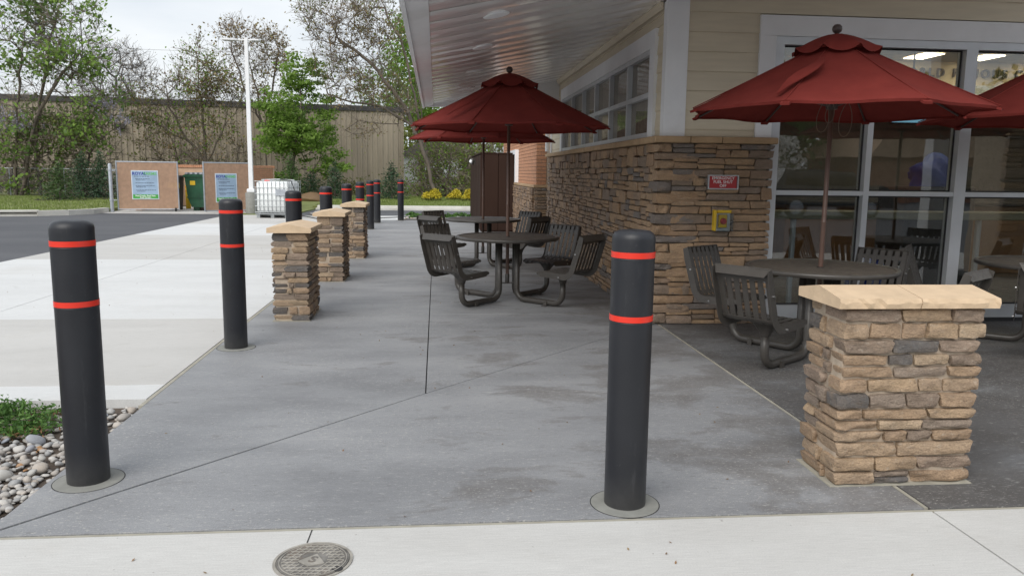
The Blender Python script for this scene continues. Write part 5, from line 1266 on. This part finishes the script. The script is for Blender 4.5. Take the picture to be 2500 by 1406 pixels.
for i, (px, py, s, lab) in enumerate(((1057, 491, .62, 'yellow shrub nearest the conical spruce'), (1112, 489, .56, 'middle of the three bright yellow shrubs'), (1147, 492, .6, 'bright yellow shrub next to the brown enclosure'))):
    p = gz(px, py); e = tag(empty('yellow_shrub', p), lab, 'shrub', 'yellow shrubs on the back lawn'); r2 = np.random.default_rng(30+i)
    d = unit(r2.normal(size=(1500, 3))); d[:, 2] = np.abs(d[:, 2]); q = d*(r2.uniform(.3, 1, (1500, 1))**.4)*np.array([s*.74, s*.7, s*.82])*(1+.18*np.sin(5*d[:, :1]+3*d[:, 1:2]+i))
    up_ = q[:, 2] > s*.22; mb = MB()
    for k in range(40): mb.tube([(0, 0, 0), tuple(q[k*9]*.9)], [.008, .003], 3, cap=False)
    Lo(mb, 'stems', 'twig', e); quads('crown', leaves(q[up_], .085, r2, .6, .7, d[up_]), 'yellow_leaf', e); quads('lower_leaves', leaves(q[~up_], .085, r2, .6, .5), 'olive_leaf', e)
# mulch rings
for px, py, rx in ((148, 489, 1.0), (235, 484, 1.9)):
    p = gr(px, py, .10); struct(MB().prism([(p.x+rx*math.cos(a)*(1+.06*math.sin(3*a)), p.y+.8*rx*math.sin(a)) for a in [k*2*math.pi/28 for k in range(28)]], .06, .125), 'mulch_ring', 'mulch')
for p in ((-3.1, 37.2),): tag(build(lump((p[0]-2.6, p[1]-.6, .12), (.75, .5, .26), 12, 18, 10), 'soil_mound', 'leaf_litter', smooth=True), 'low reddish mound of mulch behind the white tote', 'mound')
# grass blades on the lawns
r2 = np.random.default_rng(3); n = 26000
X_ = np.concatenate([r2.uniform(-4.5, 3., n//2), r2.uniform(-21, -10.6, n//2)]); Y_ = np.concatenate([r2.uniform(30.05, 41, n//2), r2.uniform(24.4, 37, n//2)])
keep = np.ones(n, bool); ky = np.interp(X_, [p.x for p in kp], [p.y for p in kp])+.35; keep[n//2:] = Y_[n//2:] > ky[n//2:]; keep &= ~((X_ > -10.75) & (X_ < -10.4) & (Y_ < 27))
C = np.stack([X_, Y_, np.full(n, .115)], 1)[keep]; m_ = len(C)
dv = unit(np.stack([r2.normal(size=m_)*.5, r2.normal(size=m_)*.5, np.ones(m_)], 1)); wv = unit(np.stack([r2.normal(size=m_), r2.normal(size=m_), np.zeros(m_)], 1))*.012; h_ = r2.uniform(.03, .075, (m_, 1))
o = quads('grass', np.stack([C-wv-[0, 0, .02], C+wv-[0, 0, .02], C+dv*h_+wv*.2, C+dv*h_-wv*.2], 1), 'grass_blade'); o['kind'] = 'stuff'; o['label'] = 'short mown grass on the lawns'; o['category'] = 'grass'
# rock bed at the far end of the walkway, with ground cover
mb = MB(); r3 = random.Random(6); C = []
for (x0, x1, y0, y1, n_) in ((-.9, 1.35, 23.35, 25.4, 850), (-4.0, -2.0, 25.4, 27.2, 420)):
    struct(MB().box((x0-.05, y0-.1, -.07), (x1+.05, y1+.05, .004 if y0 < 24 else .003)), 'far_rock_bed', 'soil')
    for k in range(n_):
        x, y = r3.uniform(x0, x1), r3.uniform(y0, y1); s = r3.uniform(.05, .12); q = pebble(200+k % 7)
        mb.add([(x+vx*s, y+vy*s, .012+vz*s+s*.15) for vx, vy, vz in q.v], q.f)
for (x, y, r_0) in ((-.55, 23.75, .28), (-.1, 24.3, .3), (.35, 23.8, .26), (.75, 24.6, .34), (1.1, 23.9, .22), (-.75, 24.9, .2), (-3.1, 26.2, .45), (-2.5, 25.9, .3)):
    for k in range(420): a, q = r3.uniform(0, 6.28), math.sqrt(r3.random())*r_0; C.append((x+q*math.cos(a), y+q*math.sin(a)*.8, .05+r3.random()*.13*(1.1-q/r_0)))
o = build(mb, 'river_gravel', 'river_pebble', smooth=True); o['kind'] = 'stuff'; o['label'] = 'pale river gravel in the far planting beds'; o['category'] = 'gravel'
o = quads('ground_cover', leaves(np.array(C), .075, np.random.default_rng(2), .4, .8), 'juniper'); o['kind'] = 'stuff'; o['label'] = 'low green ground cover in the far rock bed'; o['category'] = 'plants'
# chain-link fence on the side lawn
fe = tag(empty('chain_link_fence', (-20, 38.6, .1)), 'thin grey chain link fence behind the young evergreens', 'fence')
for k in range(6): build(MB().tube([(-22+k*2.4, 38.6, .05), (-22+k*2.4, 38.6, 1.35)], .025, 6), 'post', 'galvanised', fe)
build(MB().tube([(-22, 38.6, 1.33), (-10, 38.6, 1.33)], .018, 6), 'top_rail', 'galvanised', fe)
mb = MB()
for k in range(-12, 110):
    for s in (1, -1):
        x0 = -22+k*.12; pts = [(x0, .12), (x0+s*1.2, 1.32)]
        if min(pts[0][0], pts[1][0]) < -22 or max(pts[0][0], pts[1][0]) > -10: continue
        mb.tube([(q[0], 38.6, q[1]) for q in pts], .004, 3, cap=False)
build(mb, 'wire_mesh', 'galvanised', fe, kind='stuff')
# overhead wires
for i, (y0, y1, lab) in enumerate(((93, 103, 'upper thin overhead wire crossing the sky'), (152, 160, 'lower thin overhead wire crossing the sky'))):
    a, b = at(-300, y0-8, 90), at(1400, y1+10, 90); tag(build(MB().tube([a.lerp(b, k/12)-Vector((0, 0, 1.2*math.sin(math.pi*k/12))) for k in range(13)], .014, 5), 'overhead_wire', 'grey_twig'), lab, 'wire', 'overhead wires')
# crumbs of litter on the pavement
C = []; r2 = np.random.default_rng(41)
for k in range(150): C.append((r2.uniform(-1.7, 2.), r2.uniform(3.05, 12), .004))
for k in range(110): C.append((r2.uniform(-6, -1.9), r2.uniform(5, 16), .004))
for k in range(30): C.append((r2.uniform(-1.6, 2.6), r2.uniform(2.1, 2.95), .004))
o = quads('litter', leaves(np.array(C), .014, r2, .5, 2.), 'leaf_litter'); o['kind'] = 'stuff'; o['label'] = 'tiny crumbs of leaf litter on the pavement'; o['category'] = 'litter'

# ------------------------------------------------------------------ across the lot behind the viewer (mirrored in the glass)
for i, (x, y, lab) in enumerate(((19.5, -35, 'green roadside tree mirrored in the left storefront pane'), (25, -39, 'roadside tree mirrored beside the white flowering tree'), (36, -41, 'roadside tree mirrored behind the brick shop'))):
    r2 = np.random.default_rng(60+i); T = np.array([x, y, 4.6])+unit(r2.normal(size=(150, 3)))*(r2.uniform(.2, 1, (150, 1))**.4)*np.array([5, 3, 3.6])
    nodes, par, tips = grow([[(x, y, -.05), (x+.2, y, 2.5), (x, y, 6)]], T, r2); rad = radii(nodes, par, .02, .25); e = tag(empty('roadside_tree', (x, y, -.05)), lab, 'tree', 'roadside trees')
    bo = np.array([x, y, -.05]); V, Fc = tubes([q-bo for q in nodes], par, rad); link('trunk', MB().add(V, Fc).mesh('trunk'), 'bark', e)
    src = np.array([nodes[t]-bo for t in tips]); quads('crown', leaves(src[r2.integers(0, len(src), 3500)]+r2.normal(size=(3500, 3))*.5, .4, r2, .7, .5), 'olive_leaf' if i % 2 else 'dark_leaf', e)
r2 = np.random.default_rng(91); C = np.stack([r2.uniform(-70, 90, 16000), r2.normal(-46, 1.6, 16000), np.zeros(16000)], 1); C[:, 2] = r2.uniform(0, 1, 16000)**.8*(7.6+1.6*np.sin(C[:, 0]*.31)+1.1*np.sin(C[:, 0]*.83+1))
o = quads('roadside_woods', leaves(C, .75, r2, .7, .4), 'olive_leaf'); o['kind'] = 'stuff'; o['label'] = 'dark roadside woods mirrored across the storefront'; o['category'] = 'woods'
e = tag(empty('blossom_tree', (15.6, -24, -.05)), 'white flowering tree mirrored in the left storefront pane', 'tree'); r2 = np.random.default_rng(70)
T = np.array([0, 0, 2.4])+unit(r2.normal(size=(90, 3)))*(r2.uniform(.2, 1, (90, 1))**.4)*np.array([2.6, 2, 1.4]); nodes, par, tips = grow([[(0, 0, 0), (0, 0, 1.2), (0, 0, 2.6)]], T, r2); V, Fc = tubes(nodes, par, radii(nodes, par, .015, .12)); link('trunk', MB().add(V, Fc).mesh('trunk'), 'bark', e)
quads('crown', leaves(T[r2.integers(0, 90, 2600)]+r2.normal(size=(2600, 3))*.3, .22, r2, .8, .5), 'blossom', e)
bd = tag(empty('brick_shop', (29.5, -30, 0)), 'low red brick shop with tan roof mirrored in the storefront', 'building')
Lo(MB().box((-4, 0, -.05), (9, -8, 2.6)), 'wall', 'red_brick_far', bd); Lo(MB().prism([(-4.6, 2.6), (9.6, 2.6), (8.6, 3.9), (-3.6, 3.9)], .6, -8.6, 'y'), 'roof', 'wall_tan', bd); Lo(MB().box((0, .02, .2), (3, 0.05, 2.1)), 'window', 'dark_glass', bd)
cr = tag(empty('parked_suv', (14.0, -13, -.02)), 'dark sport utility car mirrored in the left storefront pane', 'car')
Lo(MB().prism([(-2.2, .35), (2.2, .35), (2.25, .85), (1.9, 1.05), (1.1, 1.12), (.55, 1.6), (-1.8, 1.66), (-2.15, 1.1), (-2.25, .8)], -.88, .88, 'y'), 'body', 'car_paint', cr)
Lo(MB().prism([(-1.9, 1.12), (.95, 1.12), (.5, 1.53), (-1.7, 1.58)], .881, .89, 'y'), 'side_glass', 'dark_glass', cr)
for x in (-1.4, 1.4):
    for s in (-1, 1): w_ = Lo(MB().tube([(x, s*.7, .35), (x, s*.92, .35)], .35, 18), 'wheel', 'black_rubber', cr); Lo(MB().tube([(x, s*.921, .35), (x, s*.93, .35)], .22, 14), 'rim', 'galvanised', w_)
for s in (-1, 1): Lo(MB().box((2.2, s*.6-.15, .7), (2.26, s*.6+.15, .85)), 'headlight', 'silver_frame', cr)
